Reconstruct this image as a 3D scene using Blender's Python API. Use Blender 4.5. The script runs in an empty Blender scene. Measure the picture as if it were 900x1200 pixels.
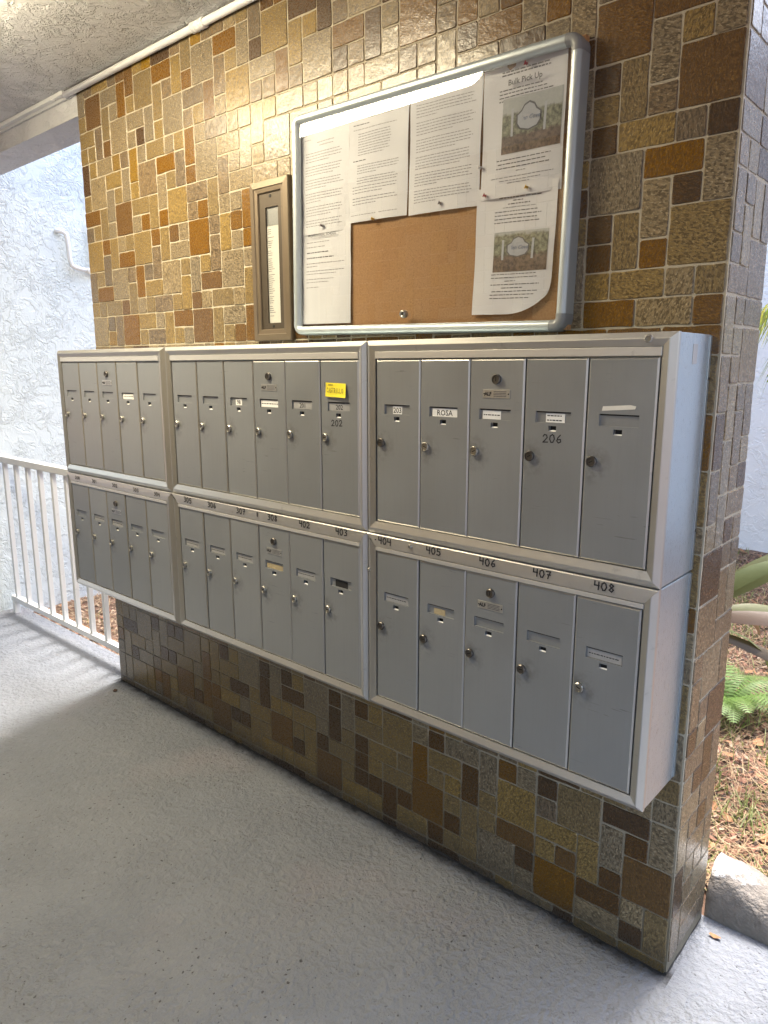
import bpy, bmesh, math, random
from mathutils import Vector, Matrix
random.seed(7)
SC = bpy.context.scene
COL = SC.collection
rad = math.radians

# ------------------------------------------------------------------ camera
CAM = Vector((2.9804, -1.5724, 1.4408))
CR = Vector((0.749528, 0.661972, -0.000749))
CU = Vector((-0.129843, 0.148126, 0.980408))
CF = Vector((-0.649113, 0.734746, -0.196977))
cd = bpy.data.cameras.new('camera'); cam = bpy.data.objects.new('camera', cd); COL.objects.link(cam)
cd.sensor_fit = 'HORIZONTAL'; cd.sensor_width = 36.0; cd.lens = 850.64 / 900 * 36
cd.clip_start = 0.05; cd.clip_end = 500
cam.matrix_world = Matrix(((CR.x, CU.x, -CF.x, CAM.x), (CR.y, CU.y, -CF.y, CAM.y), (CR.z, CU.z, -CF.z, CAM.z), (0, 0, 0, 1)))
SC.camera = cam
# ------------------------------------------------------------------ sky, sun, exposure
SUN_EL, SUN_AZ = rad(64), Vector((-0.10, 0.995))          # azimuth: horizontal direction towards the sun
wd = bpy.data.worlds.new('World'); SC.world = wd; wd.use_nodes = True
nt = wd.node_tree; bg = nt.nodes['Background']
sky = nt.nodes.new('ShaderNodeTexSky'); sky.sky_type = 'NISHITA'; sky.sun_disc = False
sky.sun_elevation = SUN_EL; sky.sun_rotation = math.atan2(SUN_AZ.x, SUN_AZ.y)
sky.air_density = 1.0; sky.dust_density = 4.0; sky.ozone_density = 1.0
nt.links.new(sky.outputs[0], bg.inputs[0]); bg.inputs[1].default_value = 0.15
sl = bpy.data.lights.new('sun', 'SUN'); sl.energy = 1.4; sl.angle = rad(15); sl.color = (1.0, 0.97, 0.92)
so = bpy.data.objects.new('sun', sl); COL.objects.link(so)
sd = Vector((SUN_AZ.x * math.cos(SUN_EL), SUN_AZ.y * math.cos(SUN_EL), math.sin(SUN_EL)))
so.rotation_euler = (-sd).to_track_quat('-Z', 'Y').to_euler(); so.location = (0, 6, 12)
SC.view_settings.view_transform = 'Standard'; SC.view_settings.look = 'None'
SC.view_settings.exposure = 2.35; SC.view_settings.gamma = 1.0; SC.view_settings.use_curve_mapping = False
SC.cycles.use_denoising = True
SC.cycles.max_bounces = 10; SC.cycles.diffuse_bounces = 6; SC.cycles.transparent_max_bounces = 12
SC.cycles.sample_clamp_indirect = 6.0
LAMP_STRENGTH = 10.0

# ------------------------------------------------------------------ measured layout (metres)
XL, XR, WT, ZC = -0.051, 2.496, 0.253, 2.5344          # tiled wall: ends, thickness, ceiling height
UX, UZ, TZ0 = 0.06065, 0.0597, 0.03                     # tile grid
XS = -1.49                                              # stucco wall across the small court
TILES = "41,40,12G 40,41,11P 38,41,21T 37,41,11P 36,41,11B 39,39,22B 37,40,21G 36,39,12B 35,40,12B 35,39,11T 33,39,22T 32,38,12T 31,40,21B 31,39,11P 38,38,12T 37,39,11G 41,39,11T 40,38,21T 39,37,12P 38,37,11B 36,37,22G 34,38,21G 35,37,11G 34,37,11D 33,37,12G 32,37,11T 30,37,22G 41,37,11T 40,37,11T 38,36,21G 37,36,11Y 36,36,11P 35,35,12Y 34,36,11G 32,36,21T 31,36,11G 41,35,12D 40,36,11T 39,34,22G 37,35,21T 36,34,12G 35,34,11T 33,34,22P 31,35,21B 32,33,12G 41,34,11T 38,33,12G 37,34,11T 34,33,21T 33,32,12T 31,34,11T 40,33,21B 39,32,12T 38,32,11G 36,32,22B 35,32,11G 34,32,11B 32,32,11B 30,32,22T 41,32,11P 40,32,11T 40,30,22T 39,31,11B 38,30,12T 37,31,11G 36,31,11T 36,30,21B 34,30,22T 33,31,11B 32,30,12T 31,31,11B 30,31,11G 30,30,21G 39,29,12P 41,28,12P 40,29,11T 39,28,21B 37,28,22G 36,29,11P 35,28,12B 34,29,11P 33,29,12P 33,28,21T 31,28,22G 36,27,12T 41,27,11T 40,27,11T 38,27,21T 37,27,11B 35,27,11G 34,27,11T 32,27,21P 31,27,11T 40,25,22G 39,26,11P 38,25,12P 36,25,22B 34,26,21T 33,26,11G 32,25,12T 30,26,21B 35,25,11T 33,25,21P 39,25,11Y 30,39,12T 29,39,11B 28,38,21P 27,37,12B 26,38,12P 24,37,22T 22,38,21G 23,37,11P 22,37,11P 26,37,11G 29,37,11P 28,37,11T 28,36,11G 26,36,21P 25,36,11G 24,36,11T 23,35,12T 22,36,11T 30,36,11T 29,35,12B 27,34,22G 25,35,21G 24,34,12G 23,34,11G 26,33,12P 25,34,11G 24,33,21G 22,33,21G 21,34,22G 30,34,12P 29,34,11B 28,33,21P 29,32,11P 28,32,11B 27,32,12T 26,32,11G 25,32,11G 24,31,12B 28,30,22B 27,31,11P 26,30,12T 25,31,11B 25,30,11G 24,30,11B 27,29,12P 25,28,22G 24,29,11G 30,29,11T 29,28,12G 28,29,11T 27,28,21B 30,27,12T 24,27,12T 29,27,11B 28,27,11G 26,27,21T 25,27,11G 28,25,22B 27,25,12T 25,26,21G 24,25,12B 26,25,11T 25,25,11B 31,25,11T 30,25,11G 30,41,11P 29,40,12T 28,41,11Y 27,39,22G 26,41,21P 25,40,21B 25,41,11G 24,41,11T 25,39,11T 24,39,12G 23,40,12P 23,39,11D 21,39,22T 22,41,11D 21,37,12B 19,40,21D 20,38,12T 19,39,11T 18,39,12D 17,39,11P 15,39,21G 18,37,22G 16,38,21B 15,37,12D 14,38,11G 17,37,11D 16,37,11P 14,37,11G 12,37,22B 20,37,11P 20,36,21G 19,36,11G 18,36,11G 17,36,11P 16,36,11B 14,36,21G 13,36,11D 12,36,11P 15,35,21T 13,35,21G 12,35,11G 11,37,11P 10,37,11B 9,37,11G 8,37,11B 8,36,21B 7,36,12G 6,36,11B 5,35,12G 11,35,12G 10,36,11D 9,35,21G 7,35,21D 6,35,11G 5,34,11D 3,34,22B 2,33,12G 1,34,11T 0,34,11G 1,35,21B 4,33,11D 3,32,12T 2,32,11P 0,32,22B 4,32,11T 2,31,21T 1,31,11P 0,31,11D 4,31,11D 3,29,22G 1,30,21B 0,29,12G 2,28,12G 1,29,11D 0,27,22T 4,28,11D 3,27,12T 2,27,11B 4,27,11D 2,26,21T 1,26,11G 0,26,11T 4,26,11T 3,25,21B 1,25,21G 0,25,11B 40,5,11G 39,5,11G 39,4,21D 37,4,22G 36,5,11D 36,3,12G 35,4,12G 34,5,11D 33,5,11D 33,4,21T 31,4,22T 40,2,12G 38,3,21T 37,3,11G 39,2,11D 35,3,11D 34,3,11D 37,2,21G 38,0,22T 34,2,21T 32,3,21T 30,3,12B 30,5,11T 29,4,12T 28,5,11D 27,5,11T 27,4,21T 29,3,11T 28,3,11T 26,3,21D 32,1,22B 35,0,12B 34,1,11T 31,2,11T 31,1,11D 30,1,12B 29,2,11B 27,2,21T 28,0,22B 27,1,11D 26,1,11D 30,0,21T 26,0,21T 25,4,22G 24,5,11D 24,3,12D 23,4,12G 22,5,11D 21,5,11T 25,3,11T 21,4,21D 19,4,22G 23,3,11T 22,3,11T 24,2,21T 22,1,22B 20,3,21T 25,0,12T 24,1,11T 21,2,11T 20,1,12T 21,1,11D 19,2,11D 19,3,11G 18,5,11D 18,3,12D 17,4,12G 16,5,11D 15,5,11T 15,4,21T 17,3,11T 16,3,11D 17,2,21T 18,0,22B 20,0,21T 17,1,11T 16,2,11D 16,1,11D 23,0,21T 22,0,11T 16,0,21T 15,1,11D 15,2,11T 14,3,21T 13,4,22T 13,3,11T 13,2,21T 12,5,11G 11,5,11D 12,3,12B 10,4,21T 9,5,21G 11,3,11T 10,3,11T 9,3,12D 11,1,22B 14,0,12D 13,1,11D 12,0,21T 15,0,11T 11,0,11D 10,2,11T 10,1,11D 9,1,12T 9,0,21T 8,4,12G 8,3,11T 7,5,11B 6,5,11G 6,3,22T 6,2,21B 8,2,11T 7,0,22G 6,1,11D 6,0,11G 5,5,11D 5,4,11P 3,4,22T 4,3,21T 3,2,12T 1,5,21D 2,3,12G 1,4,11D 0,4,12G 0,6,11G 1,6,11G 0,7,11T 5,2,11T 4,2,11B 4,0,22B 2,2,11D 0,2,22B 2,1,21D 2,0,21G 1,1,11G 1,0,11D 0,0,12T"

# ------------------------------------------------------------------ materials
MATS = {}
class NB:
    """small node-tree builder"""
    def __init__(s, name):
        s.m = bpy.data.materials.new(name); s.m.use_nodes = True
        s.t = s.m.node_tree; s.b = s.t.nodes['Principled BSDF']; s.out = s.t.nodes['Material Output']
    def n(s, typ, **kw):
        nd = s.t.nodes.new('ShaderNode' + typ)
        for k, v in kw.items():
            if k.startswith('i_'):
                key = k[2:]; key = int(key) if key.isdigit() else key.replace('_', ' ')
                nd.inputs[key].default_value = v
            else: setattr(nd, k, v)
        return nd
    def l(s, a, b): s.t.links.new(a, b)
    def coord(s, kind='Object', scale=(1, 1, 1)):
        tc = s.n('TexCoord'); mp = s.n('Mapping'); mp.inputs['Scale'].default_value = scale
        s.l(tc.outputs[kind], mp.inputs[0]); return mp.outputs[0]
    def pos(s, scale=(1, 1, 1)):
        g = s.n('NewGeometry'); mp = s.n('Mapping'); mp.inputs['Scale'].default_value = scale
        s.l(g.outputs['Position'], mp.inputs[0]); return mp.outputs[0]
    def noise(s, v, scale, detail=3, rough=.55, dist=0.0):
        nd = s.n('TexNoise'); nd.inputs['Scale'].default_value = scale; nd.inputs['Detail'].default_value = detail
        nd.inputs['Roughness'].default_value = rough; nd.inputs['Distortion'].default_value = dist
        s.l(v, nd.inputs['Vector']); return nd.outputs['Fac']
    def ramp(s, f, stops):
        r = s.n('ValToRGB'); e = r.color_ramp.elements
        while len(e) < len(stops): e.new(0.5)
        for el, (p, c) in zip(e, stops):
            el.position = p; el.color = (c, c, c, 1) if not hasattr(c, '__len__') else (*c, 1)
        s.l(f, r.inputs[0]); return r.outputs[0]
    def mix(s, f, a, b, typ='MIX'):
        m = s.n('Mix', data_type='RGBA', blend_type=typ)
        for sock, v in ((m.inputs[0], f), (m.inputs[6], a), (m.inputs[7], b)):
            if hasattr(v, 'is_linked'): s.l(v, sock)
            elif hasattr(v, '__len__'): sock.default_value = (*v, 1)
            else: sock.default_value = v
        return m.outputs[2]
    def math(s, op, a, b=0.0, c=None):
        m = s.n('Math', operation=op)
        for i, v in enumerate((a, b) if c is None else (a, b, c)):
            if hasattr(v, 'is_linked'): s.l(v, m.inputs[i])
            else: m.inputs[i].default_value = v
        return m.outputs[0]
    def bump(s, h, strength=.5, dist=.01, prev=None):
        b = s.n('Bump'); b.inputs['Strength'].default_value = strength; b.inputs['Distance'].default_value = dist
        s.l(h, b.inputs['Height'])
        if prev is not None: s.l(prev, b.inputs['Normal'])
        s.l(b.outputs[0], s.b.inputs['Normal']); return b.outputs[0]
    def set(s, **kw):
        for k, v in kw.items():
            sock = s.b.inputs[k.replace('_', ' ')]
            if hasattr(v, 'is_linked'): s.l(v, sock)
            elif hasattr(v, '__len__'): sock.default_value = (*v, 1)
            else: sock.default_value = v
        return s
    def done(s): MATS[s.m.name] = s.m; return s.m

def plain(name, col, rough=.6, metal=0.0, var=.12, scale=25, bump=0.0):
    b = NB(name); v = b.pos(); f = b.noise(v, scale, 4)
    lo = tuple(c * (1 - var) for c in col); hi = tuple(min(1, c * (1 + var)) for c in col)
    b.set(Base_Color=b.mix(f, lo, hi), Roughness=rough, Metallic=metal)
    if bump: b.bump(b.noise(v, scale * 4, 3), bump, .002)
    return b.done()

def tile_mat(name, base, dark, light, amount, gscale=230):
    b = NB(name); v = b.pos()
    g = b.n('NewGeometry'); oi = b.n('ObjectInfo')
    rnd = b.math('FRACT', b.math('ADD', b.math('MULTIPLY', oi.outputs['Random'], 7.3), g.outputs['Random Per Island']))
    # streaky bark-like glaze, direction changes from tile to tile
    mp = b.n('Mapping'); mp.vector_type = 'POINT'; b.l(v, mp.inputs[0])
    rot = b.n('CombineXYZ'); b.l(b.math('MULTIPLY', b.math('ROUND', b.math('MULTIPLY', rnd, 2.0)), 1.35), rot.inputs[1]); b.l(rot.outputs[0], mp.inputs['Rotation'])
    mp2 = b.n('Mapping'); mp2.inputs['Scale'].default_value = (1.0, 1.0, 0.5); b.l(mp.outputs[0], mp2.inputs[0])
    off = b.n('CombineXYZ'); b.l(b.math('MULTIPLY', rnd, 37.0), off.inputs[0]); b.l(b.math('MULTIPLY', rnd, 53.0), off.inputs[2]); b.l(off.outputs[0], mp2.inputs['Location'])
    sp = b.noise(mp2.outputs[0], gscale, 2, .55)
    sp2 = b.noise(mp2.outputs[0], gscale * 1.25, 2, .55)
    big = b.noise(v, 18, 3)
    c = b.mix(b.ramp(sp, [(.50 - amount, 0), (.50 + amount, 1)]), dark, base)
    c = b.mix(b.ramp(sp2, [(.55, 0), (.66, .75)]), c, light)
    c = b.mix(b.ramp(big, [(.3, .0), (.7, .35)]), c, tuple(x * .72 for x in base))
    hs = b.n('HueSaturation'); b.l(c, hs.inputs['Color'])
    b.l(b.math('MULTIPLY_ADD', rnd, .26, .87), hs.inputs['Value']); b.l(b.math('MULTIPLY_ADD', rnd, .2, .9), hs.inputs['Saturation'])
    # grime on the lowest courses (own shape: splashed dirt)
    sep = b.n('SeparateXYZ'); b.l(v, sep.inputs[0])
    dirt = b.math('MULTIPLY', b.ramp(b.math('ADD', sep.outputs[2], b.math('MULTIPLY', big, .10)), [(.055, 1), (.13, 0)]), .6)
    b.set(Base_Color=b.mix(dirt, hs.outputs[0], (.035, .032, .028)), Roughness=b.ramp(sp, [(.3, .36), (.7, .22)]), Specular_IOR_Level=.5)
    n1 = b.bump(sp, .28, .0014); b.bump(b.noise(v, 40, 3), .35, .004, n1)
    return b.done()
tile_mat('tile_G', (.232, .182, .112), (.080, .058, .031), (.38, .315, .205), .065, 205)
tile_mat('tile_T', (.228, .160, .066), (.082, .053, .019), (.355, .262, .112), .070, 225)
tile_mat('tile_P', (.178, .130, .078), (.060, .040, .021), (.29, .225, .145), .065, 190)
tile_mat('tile_B', (.150, .076, .016), (.070, .033, .006), (.24, .130, .026), .085, 270)
tile_mat('tile_D', (.086, .047, .018), (.036, .019, .008), (.145, .085, .036), .085, 235)
tile_mat('tile_Y', (.215, .128, .024), (.11, .060, .009), (.32, .20, .045), .085, 255)

b = NB('grout'); v = b.pos(); f = b.noise(v, 60, 4); sep = b.n('SeparateXYZ'); b.l(v, sep.inputs[0])
dirt = b.ramp(b.math('ADD', sep.outputs[2], b.math('MULTIPLY', b.noise(v, 9, 4), .25)), [(.25, 1), (.62, 0)])
c = b.mix(f, (.30, .265, .20), (.44, .395, .305)); b.set(Base_Color=b.mix(dirt, c, (.150, .130, .092)), Roughness=.9); b.bump(f, .5, .002); b.done()

def stucco(name, col, lo, scale, strength):
    """skip-trowel / knock-down plaster: flat patches with raised torn edges"""
    b = NB(name); v = b.pos()
    w = b.n('TexNoise'); w.inputs['Scale'].default_value = scale * .9; w.inputs['Detail'].default_value = 3; b.l(v, w.inputs['Vector'])
    sub = b.n('VectorMath', operation='MULTIPLY_ADD'); b.l(w.outputs['Color'], sub.inputs[0]); sub.inputs[1].default_value = (.35 / scale * 3,) * 3; b.l(v, sub.inputs[2])
    vv = sub.outputs[0]
    n1 = b.noise(vv, scale, 5, .6, .6)
    plate = b.ramp(n1, [(.44, 0), (.475, .85), (.54, 1.0), (.60, .75)])
    ridge = b.math('SUBTRACT', 1.0, b.math('MULTIPLY', b.math('ABSOLUTE', b.math('SUBTRACT', b.noise(vv, scale * 1.6, 4, .55, 1.2), .5)), 16.0))
    ridge = b.math('MAXIMUM', ridge, 0.0)
    gate = b.ramp(b.noise(v, scale * .6, 2), [(.42, 0), (.58, 1)])
    ridge = b.math('MULTIPLY', ridge, gate)
    fine = b.noise(vv, scale * 9, 3)
    h = b.math('ADD', b.math('ADD', b.math('MULTIPLY', plate, .6), b.math('MULTIPLY', ridge, .8)), b.math('MULTIPLY', fine, .14))
    b.set(Base_Color=b.mix(b.noise(v, 2.3, 4), lo, col), Roughness=.75)
    b.bump(h, strength, .012); return b.done()
stucco('stucco_white', (.69, .755, .775), (.64, .71, .735), 9, .62)
stucco('garden_stucco', (.84, .83, .80), (.78, .77, .75), 6, .4)
stucco('ceiling_plaster', (.66, .665, .675), (.57, .575, .585), 13, .8)
stucco('beam_plaster', (.64, .65, .67), (.56, .57, .60), 10, .6)

b = NB('floor_paint'); v = b.pos()
patch = b.ramp(b.noise(v, 4.2, 5, .65), [(.42, 0), (.60, 1)])
crust = b.noise(v, 46, 4, .6, .2); cr = b.ramp(crust, [(.38, 0), (.50, .5), (.62, 1)])
fine = b.noise(v, 150, 4, .65); mid = b.noise(v, 14, 4, .6)
h = b.math('ADD', b.math('MULTIPLY', cr, b.math('MULTIPLY_ADD', patch, .40, .50)), b.math('ADD', b.math('MULTIPLY', fine, .30), b.math('MULTIPLY', mid, .25)))
stain = b.ramp(b.noise(v, .8, 3, .6), [(.35, 0), (.70, 1)])
c = b.mix(stain, (.190, .208, .238), (.212, .222, .240))
scf = b.noise(v, 1.9, 6, .72, .8); c = b.mix(b.ramp(scf, [(.52, 0), (.66, .22)]), c, (.165, .172, .185)); c = b.mix(b.ramp(scf, [(.34, .25), (.44, 0)]), c, (.29, .30, .32))
pink = b.ramp(b.noise(v, 1.7, 3), [(.60, 0), (.75, .35)]); c = b.mix(pink, c, (.27, .235, .25))
c = b.mix(b.ramp(fine, [(.35, .30), (.5, 0)]), c, (.20, .205, .21))
c = b.mix(b.math('MULTIPLY', b.ramp(crust, [(.31, .75), (.37, 0)]), b.math('MULTIPLY_ADD', patch, .5, .4)), c, (.09, .092, .096))
spots = b.ramp(b.noise(v, 75, 2, .5), [(.67, 0), (.70, .95)]); c = b.mix(b.math('MULTIPLY', spots, b.ramp(b.noise(v, 3.1, 3), [(.40, .15), (.58, 1)])), c, (.045, .045, .045))
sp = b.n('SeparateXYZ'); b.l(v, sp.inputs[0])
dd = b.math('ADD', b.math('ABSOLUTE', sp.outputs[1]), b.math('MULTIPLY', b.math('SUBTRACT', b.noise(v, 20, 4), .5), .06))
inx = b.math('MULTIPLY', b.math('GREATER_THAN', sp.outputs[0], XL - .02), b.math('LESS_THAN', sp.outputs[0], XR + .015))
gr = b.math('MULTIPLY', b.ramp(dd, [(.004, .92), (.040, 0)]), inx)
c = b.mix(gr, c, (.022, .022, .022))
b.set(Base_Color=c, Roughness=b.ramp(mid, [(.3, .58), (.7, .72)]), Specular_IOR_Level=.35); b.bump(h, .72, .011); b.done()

def metal(name, col, rough, metallic, streak=(1, 1, 60), sbump=.04, var=.08, spec=.5):
    b = NB(name); v = b.coord('Object', streak); oi = b.n('ObjectInfo'); w = b.pos()
    f = b.noise(v, 30, 3); big = b.noise(w, 6, 3); scr = b.noise(w, 40, 4)
    lo = tuple(c * (1 - var) for c in col); hi = tuple(c * (1 + var) for c in col)
    c = b.mix(b.math('MULTIPLY_ADD', big, .7, b.math('MULTIPLY', oi.outputs['Random'], .3)), lo, hi)
    c = b.mix(b.ramp(scr, [(.66, 0), (.74, .35)]), c, tuple(x * .55 for x in col))
    b.set(Base_Color=c, Roughness=b.math('MULTIPLY_ADD', f, .18, rough - .09), Metallic=metallic, Specular_IOR_Level=spec)
    b.bump(f, sbump, .001); return b.done()
metal('alu_frame', (.46, .455, .43), .36, .80, (60, 60, 1.5), .05)
metal('alu_rail', (.62, .61, .585), .36, .75, (1.5, 60, 60), .05)
metal('alu_strip', (.68, .67, .645), .40, .60, (1.5, 60, 60), .05)
b = NB('door_grey'); v = b.coord('Object'); w = b.pos(); oi = b.n('ObjectInfo')
ds = b.n('VectorMath', operation='DISTANCE'); b.l(v, ds.inputs[0]); ds.inputs[1].default_value = (.018, -.19, .20)
grm = b.math('MULTIPLY', b.ramp(b.math('ADD', ds.outputs['Value'], b.math('MULTIPLY', b.noise(w, 45, 4), .03)), [(.022, .8), (.06, 0)]), b.ramp(b.noise(w, 60, 4), [(.40, 0), (.62, 1)]))
mpv = b.n('Mapping'); mpv.inputs['Scale'].default_value = (60, 1, 2.5); b.l(w, mpv.inputs[0]); strk = b.noise(mpv.outputs[0], 3, 4)
mph = b.n('Mapping'); mph.inputs['Scale'].default_value = (5, 1, 90); b.l(w, mph.inputs[0]); scr = b.ramp(b.noise(mph.outputs[0], 3, 2), [(.69, 0), (.71, .6)])
cl = b.noise(w, 7, 4)
tone = b.math('ADD', b.math('MULTIPLY', cl, .5), b.math('MULTIPLY', oi.outputs['Random'], .5))
c = b.mix(tone, (.258, .272, .282), (.335, .350, .360)); c = b.mix(b.ramp(strk, [(.5, 0), (.75, .10)]), c, (.20, .205, .205)); c = b.mix(b.math('MULTIPLY', grm, .7), c, (.10, .095, .085)); c = b.mix(b.math('MULTIPLY', scr, b.ramp(b.noise(w, 9, 2), [(.55, 0), (.65, 1)])), c, (.15, .15, .15))
b.set(Base_Color=c, Metallic=.45, Roughness=b.math('MULTIPLY_ADD', cl, .22, .26)); b.bump(b.noise(w, 12, 3), .10, .004); b.done()
metal('casing_alu', (.43, .49, .53), .30, .72, (40, 40, 2), .03, .05)
metal('board_alu', (.44, .49, .52), .42, .55, (2, 40, 40), .03)
metal('corner_cap', (.20, .21, .22), .42, .0, (5, 5, 5), .02)
metal('bronze', (.165, .128, .088), .45, .55, (40, 40, 2), .05, .12)
metal('bronze_dark', (.085, .068, .05), .45, .5, (40, 40, 2), .05, .12)
metal('chrome_worn', (.36, .35, .32), .33, .9, (8, 8, 8), .05, .2)
metal('lock_dark', (.13, .12, .11), .35, .8, (8, 8, 8), .05, .25)
metal('rail_paint', (.64, .645, .64), .45, .0, (8, 8, 8), .05, .07)
metal('pipe_paint', (.74, .75, .76), .45, .0, (8, 8, 8), .05, .06)
plain('black', (.012, .012, .012), .7, 0, .2)
plain('ink', (.02, .02, .025), .8, 0, .3)
plain('print_grey', (.12, .12, .13), .85, 0, .25, 300)
plain('print_mid', (.30, .30, .31), .85, 0, .15, 300)
plain('paper', (.72, .72, .74), .85, 0, .03, 12, .1)
plain('paper_cream', (.72, .70, .63), .85, 0, .06, 40)
plain('label_white', (.78, .78, .76), .6, 0, .08, 80)
plain('label_clear', (.33, .33, .33), .35, 0, .12, 90)
plain('label_tan', (.42, .34, .20), .7, 0, .25, 120)
plain('plate_alu', (.55, .55, .53), .35, .8, .15, 150)
plain('note_yellow', (.80, .68, .03), .75, 0, .06, 40)
b = NB('cork'); v = b.pos(); n1 = b.noise(v, 190, 4, .7); n2 = b.noise(v, 420, 3); vo = b.n('TexVoronoi'); vo.inputs['Scale'].default_value = 55; b.l(v, vo.inputs['Vector'])
c = b.mix(n1, (.27, .135, .055), (.50, .295, .14)); c = b.mix(b.ramp(n2, [(.62, 0), (.70, .7)]), c, (.14, .07, .03)); c = b.mix(b.ramp(vo.outputs['Distance'], [(.035, .9), (.06, 0)]), c, (.03, .02, .012)); b.set(Base_Color=c, Roughness=.9); b.bump(n1, .5, .002); b.done()
plain('pin_red', (.36, .02, .04), .35, 0, .1)
plain('pin_yellow', (.62, .36, .02), .35, 0, .1)
plain('pin_grey', (.20, .17, .18), .35, 0, .1)
plain('pin_clear', (.7, .68, .66), .3, 0, .1)
plain('bark', (.16, .10, .065), .9, 0, .35, 14, .5)
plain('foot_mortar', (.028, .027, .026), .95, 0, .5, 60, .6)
plain('plaster_dark', (.20, .19, .17), .9, 0, .15, 8)
plain('soil', (.13, .075, .05), .95, 0, .45, 30, .6)
plain('chip_red', (.21, .10, .062), .9, 0, .3, 40)
plain('chip_dark', (.06, .037, .027), .9, 0, .3, 40)
plain('chip_pale', (.31, .225, .155), .9, 0, .25, 40)
plain('needle', (.36, .25, .14), .8, 0, .25, 40)
plain('dry_leaf', (.30, .145, .065), .8, 0, .35, 60)

def leafy(name, col, tip, rough=.42, trans=.28):
    b = NB(name); oi = b.n('ObjectInfo'); g = b.n('NewGeometry'); v = b.pos()
    f = b.math('FRACT', b.math('ADD', oi.outputs['Random'], g.outputs['Random Per Island']))
    c = b.mix(f, col, tip); c = b.mix(b.math('MULTIPLY', b.noise(v, 35, 4), .5), c, tuple(x * .6 for x in col))
    b.set(Base_Color=c, Roughness=rough)
    tr = b.n('BsdfTranslucent'); b.l(c, tr.inputs[0]); mx = b.n('MixShader'); mx.inputs[0].default_value = trans
    b.l(b.b.outputs[0], mx.inputs[1]); b.l(tr.outputs[0], mx.inputs[2]); b.l(mx.outputs[0], b.out.inputs[0])
    b.bump(b.noise(v, 90, 2), .15, .002); return b.done()
leafy('leaf_olive', (.12, .15, .05), (.17, .165, .07))
leafy('leaf_wine', (.11, .085, .05), (.15, .07, .05))
leafy('leaf_red', (.32, .06, .03), (.36, .17, .04), .4, .45)
leafy('leaf_lime', (.16, .22, .03), (.24, .28, .05), .4, .4)
leafy('fern_green', (.13, .24, .04), (.22, .33, .08), .5, .4)
leafy('palm_green', (.16, .24, .03), (.42, .38, .07), .4, .45)
leafy('grass_green', (.18, .24, .05), (.33, .34, .13), .5, .35)

# stone kerb: raw concrete below, worn white paint over the top
b = NB('kerb_stone'); v = b.pos(); g = b.n('NewGeometry'); s_ = b.n('SeparateXYZ'); b.l(g.outputs['Position'], s_.inputs[0])
nz = b.noise(v, 14, 5, .65); x0 = b.math('ADD', s_.outputs[2], b.math('MULTIPLY', b.math('SUBTRACT', nz, .5), .085))
c = b.mix(b.noise(v, 40, 5), (.13, .112, .095), (.27, .24, .205)); c = b.mix(b.ramp(b.noise(v, 9, 4), [(.55, 0), (.7, .6)]), c, (.07, .06, .055))
b.set(Base_Color=b.mix(b.ramp(x0, [(.112, 0), (.118, 1)]), c, (.66, .65, .63)), Roughness=.85); b.bump(b.math('ADD', nz, b.math('MULTIPLY', b.noise(v, 70, 4), .4)), .9, .022); b.done()

# printed colour photograph of a garden entrance (flat print on the notice)
def photo_mat(name):
    b = NB(name); v = b.coord('Object'); s_ = b.n('SeparateXYZ'); b.l(v, s_.inputs[0])
    n = b.noise(v, 120, 5, .65); n2 = b.noise(v, 60, 3)
    grn = b.mix(b.ramp(n, [(.35, 0), (.65, 1)]), (.05, .055, .035), (.30, .31, .22))
    sh = b.mix(b.ramp(n, [(.35, 0), (.62, 1)]), (.045, .03, .025), (.19, .13, .10))
    hz = b.math('ADD', s_.outputs[2], b.math('MULTIPLY', n2, .02))
    c = b.mix(b.ramp(b.math('MULTIPLY', hz, 10.0), [(.44, 1), (.52, 0)]), grn, sh)
    c = b.mix(b.ramp(b.math('MULTIPLY', hz, 10.0), [(.90, 0), (.98, .8)]), c, (.45, .47, .48))
    b.set(Base_Color=c, Roughness=.6); return b.done()
photo_mat('photo_print')
plain('sign_blue', (.20, .23, .31), .6, 0, .12, 200)
plain('sign_pale', (.42, .44, .48), .6, 0, .12, 200)

# glass pane: thin sheet, clear with a Fresnel reflection
b = NB('pane_glass'); gm = b.n('NewGeometry'); dt = b.n('VectorMath', operation='DOT_PRODUCT'); b.l(gm.outputs['Normal'], dt.inputs[0]); b.l(gm.outputs['Incoming'], dt.inputs[1])
sch = b.math('MULTIPLY_ADD', b.math('POWER', b.math('SUBTRACT', 1.0, b.math('ABSOLUTE', dt.outputs['Value'])), 5.0), .86, .14)
tr = b.n('BsdfTransparent'); tr.inputs[0].default_value = (.88, .89, .90, 1); gl = b.n('BsdfGlossy'); gl.inputs['Roughness'].default_value = .012
mx = b.n('MixShader'); b.l(sch, mx.inputs[0]); b.l(tr.outputs[0], mx.inputs[1]); b.l(gl.outputs[0], mx.inputs[2]); b.l(mx.outputs[0], b.out.inputs[0]); b.done()
b = NB('lamp_diffuser'); b.set(Base_Color=(.9, .88, .82), Roughness=.4, Emission_Color=(1.0, .855, .59), Emission_Strength=LAMP_STRENGTH); b.done()

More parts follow.
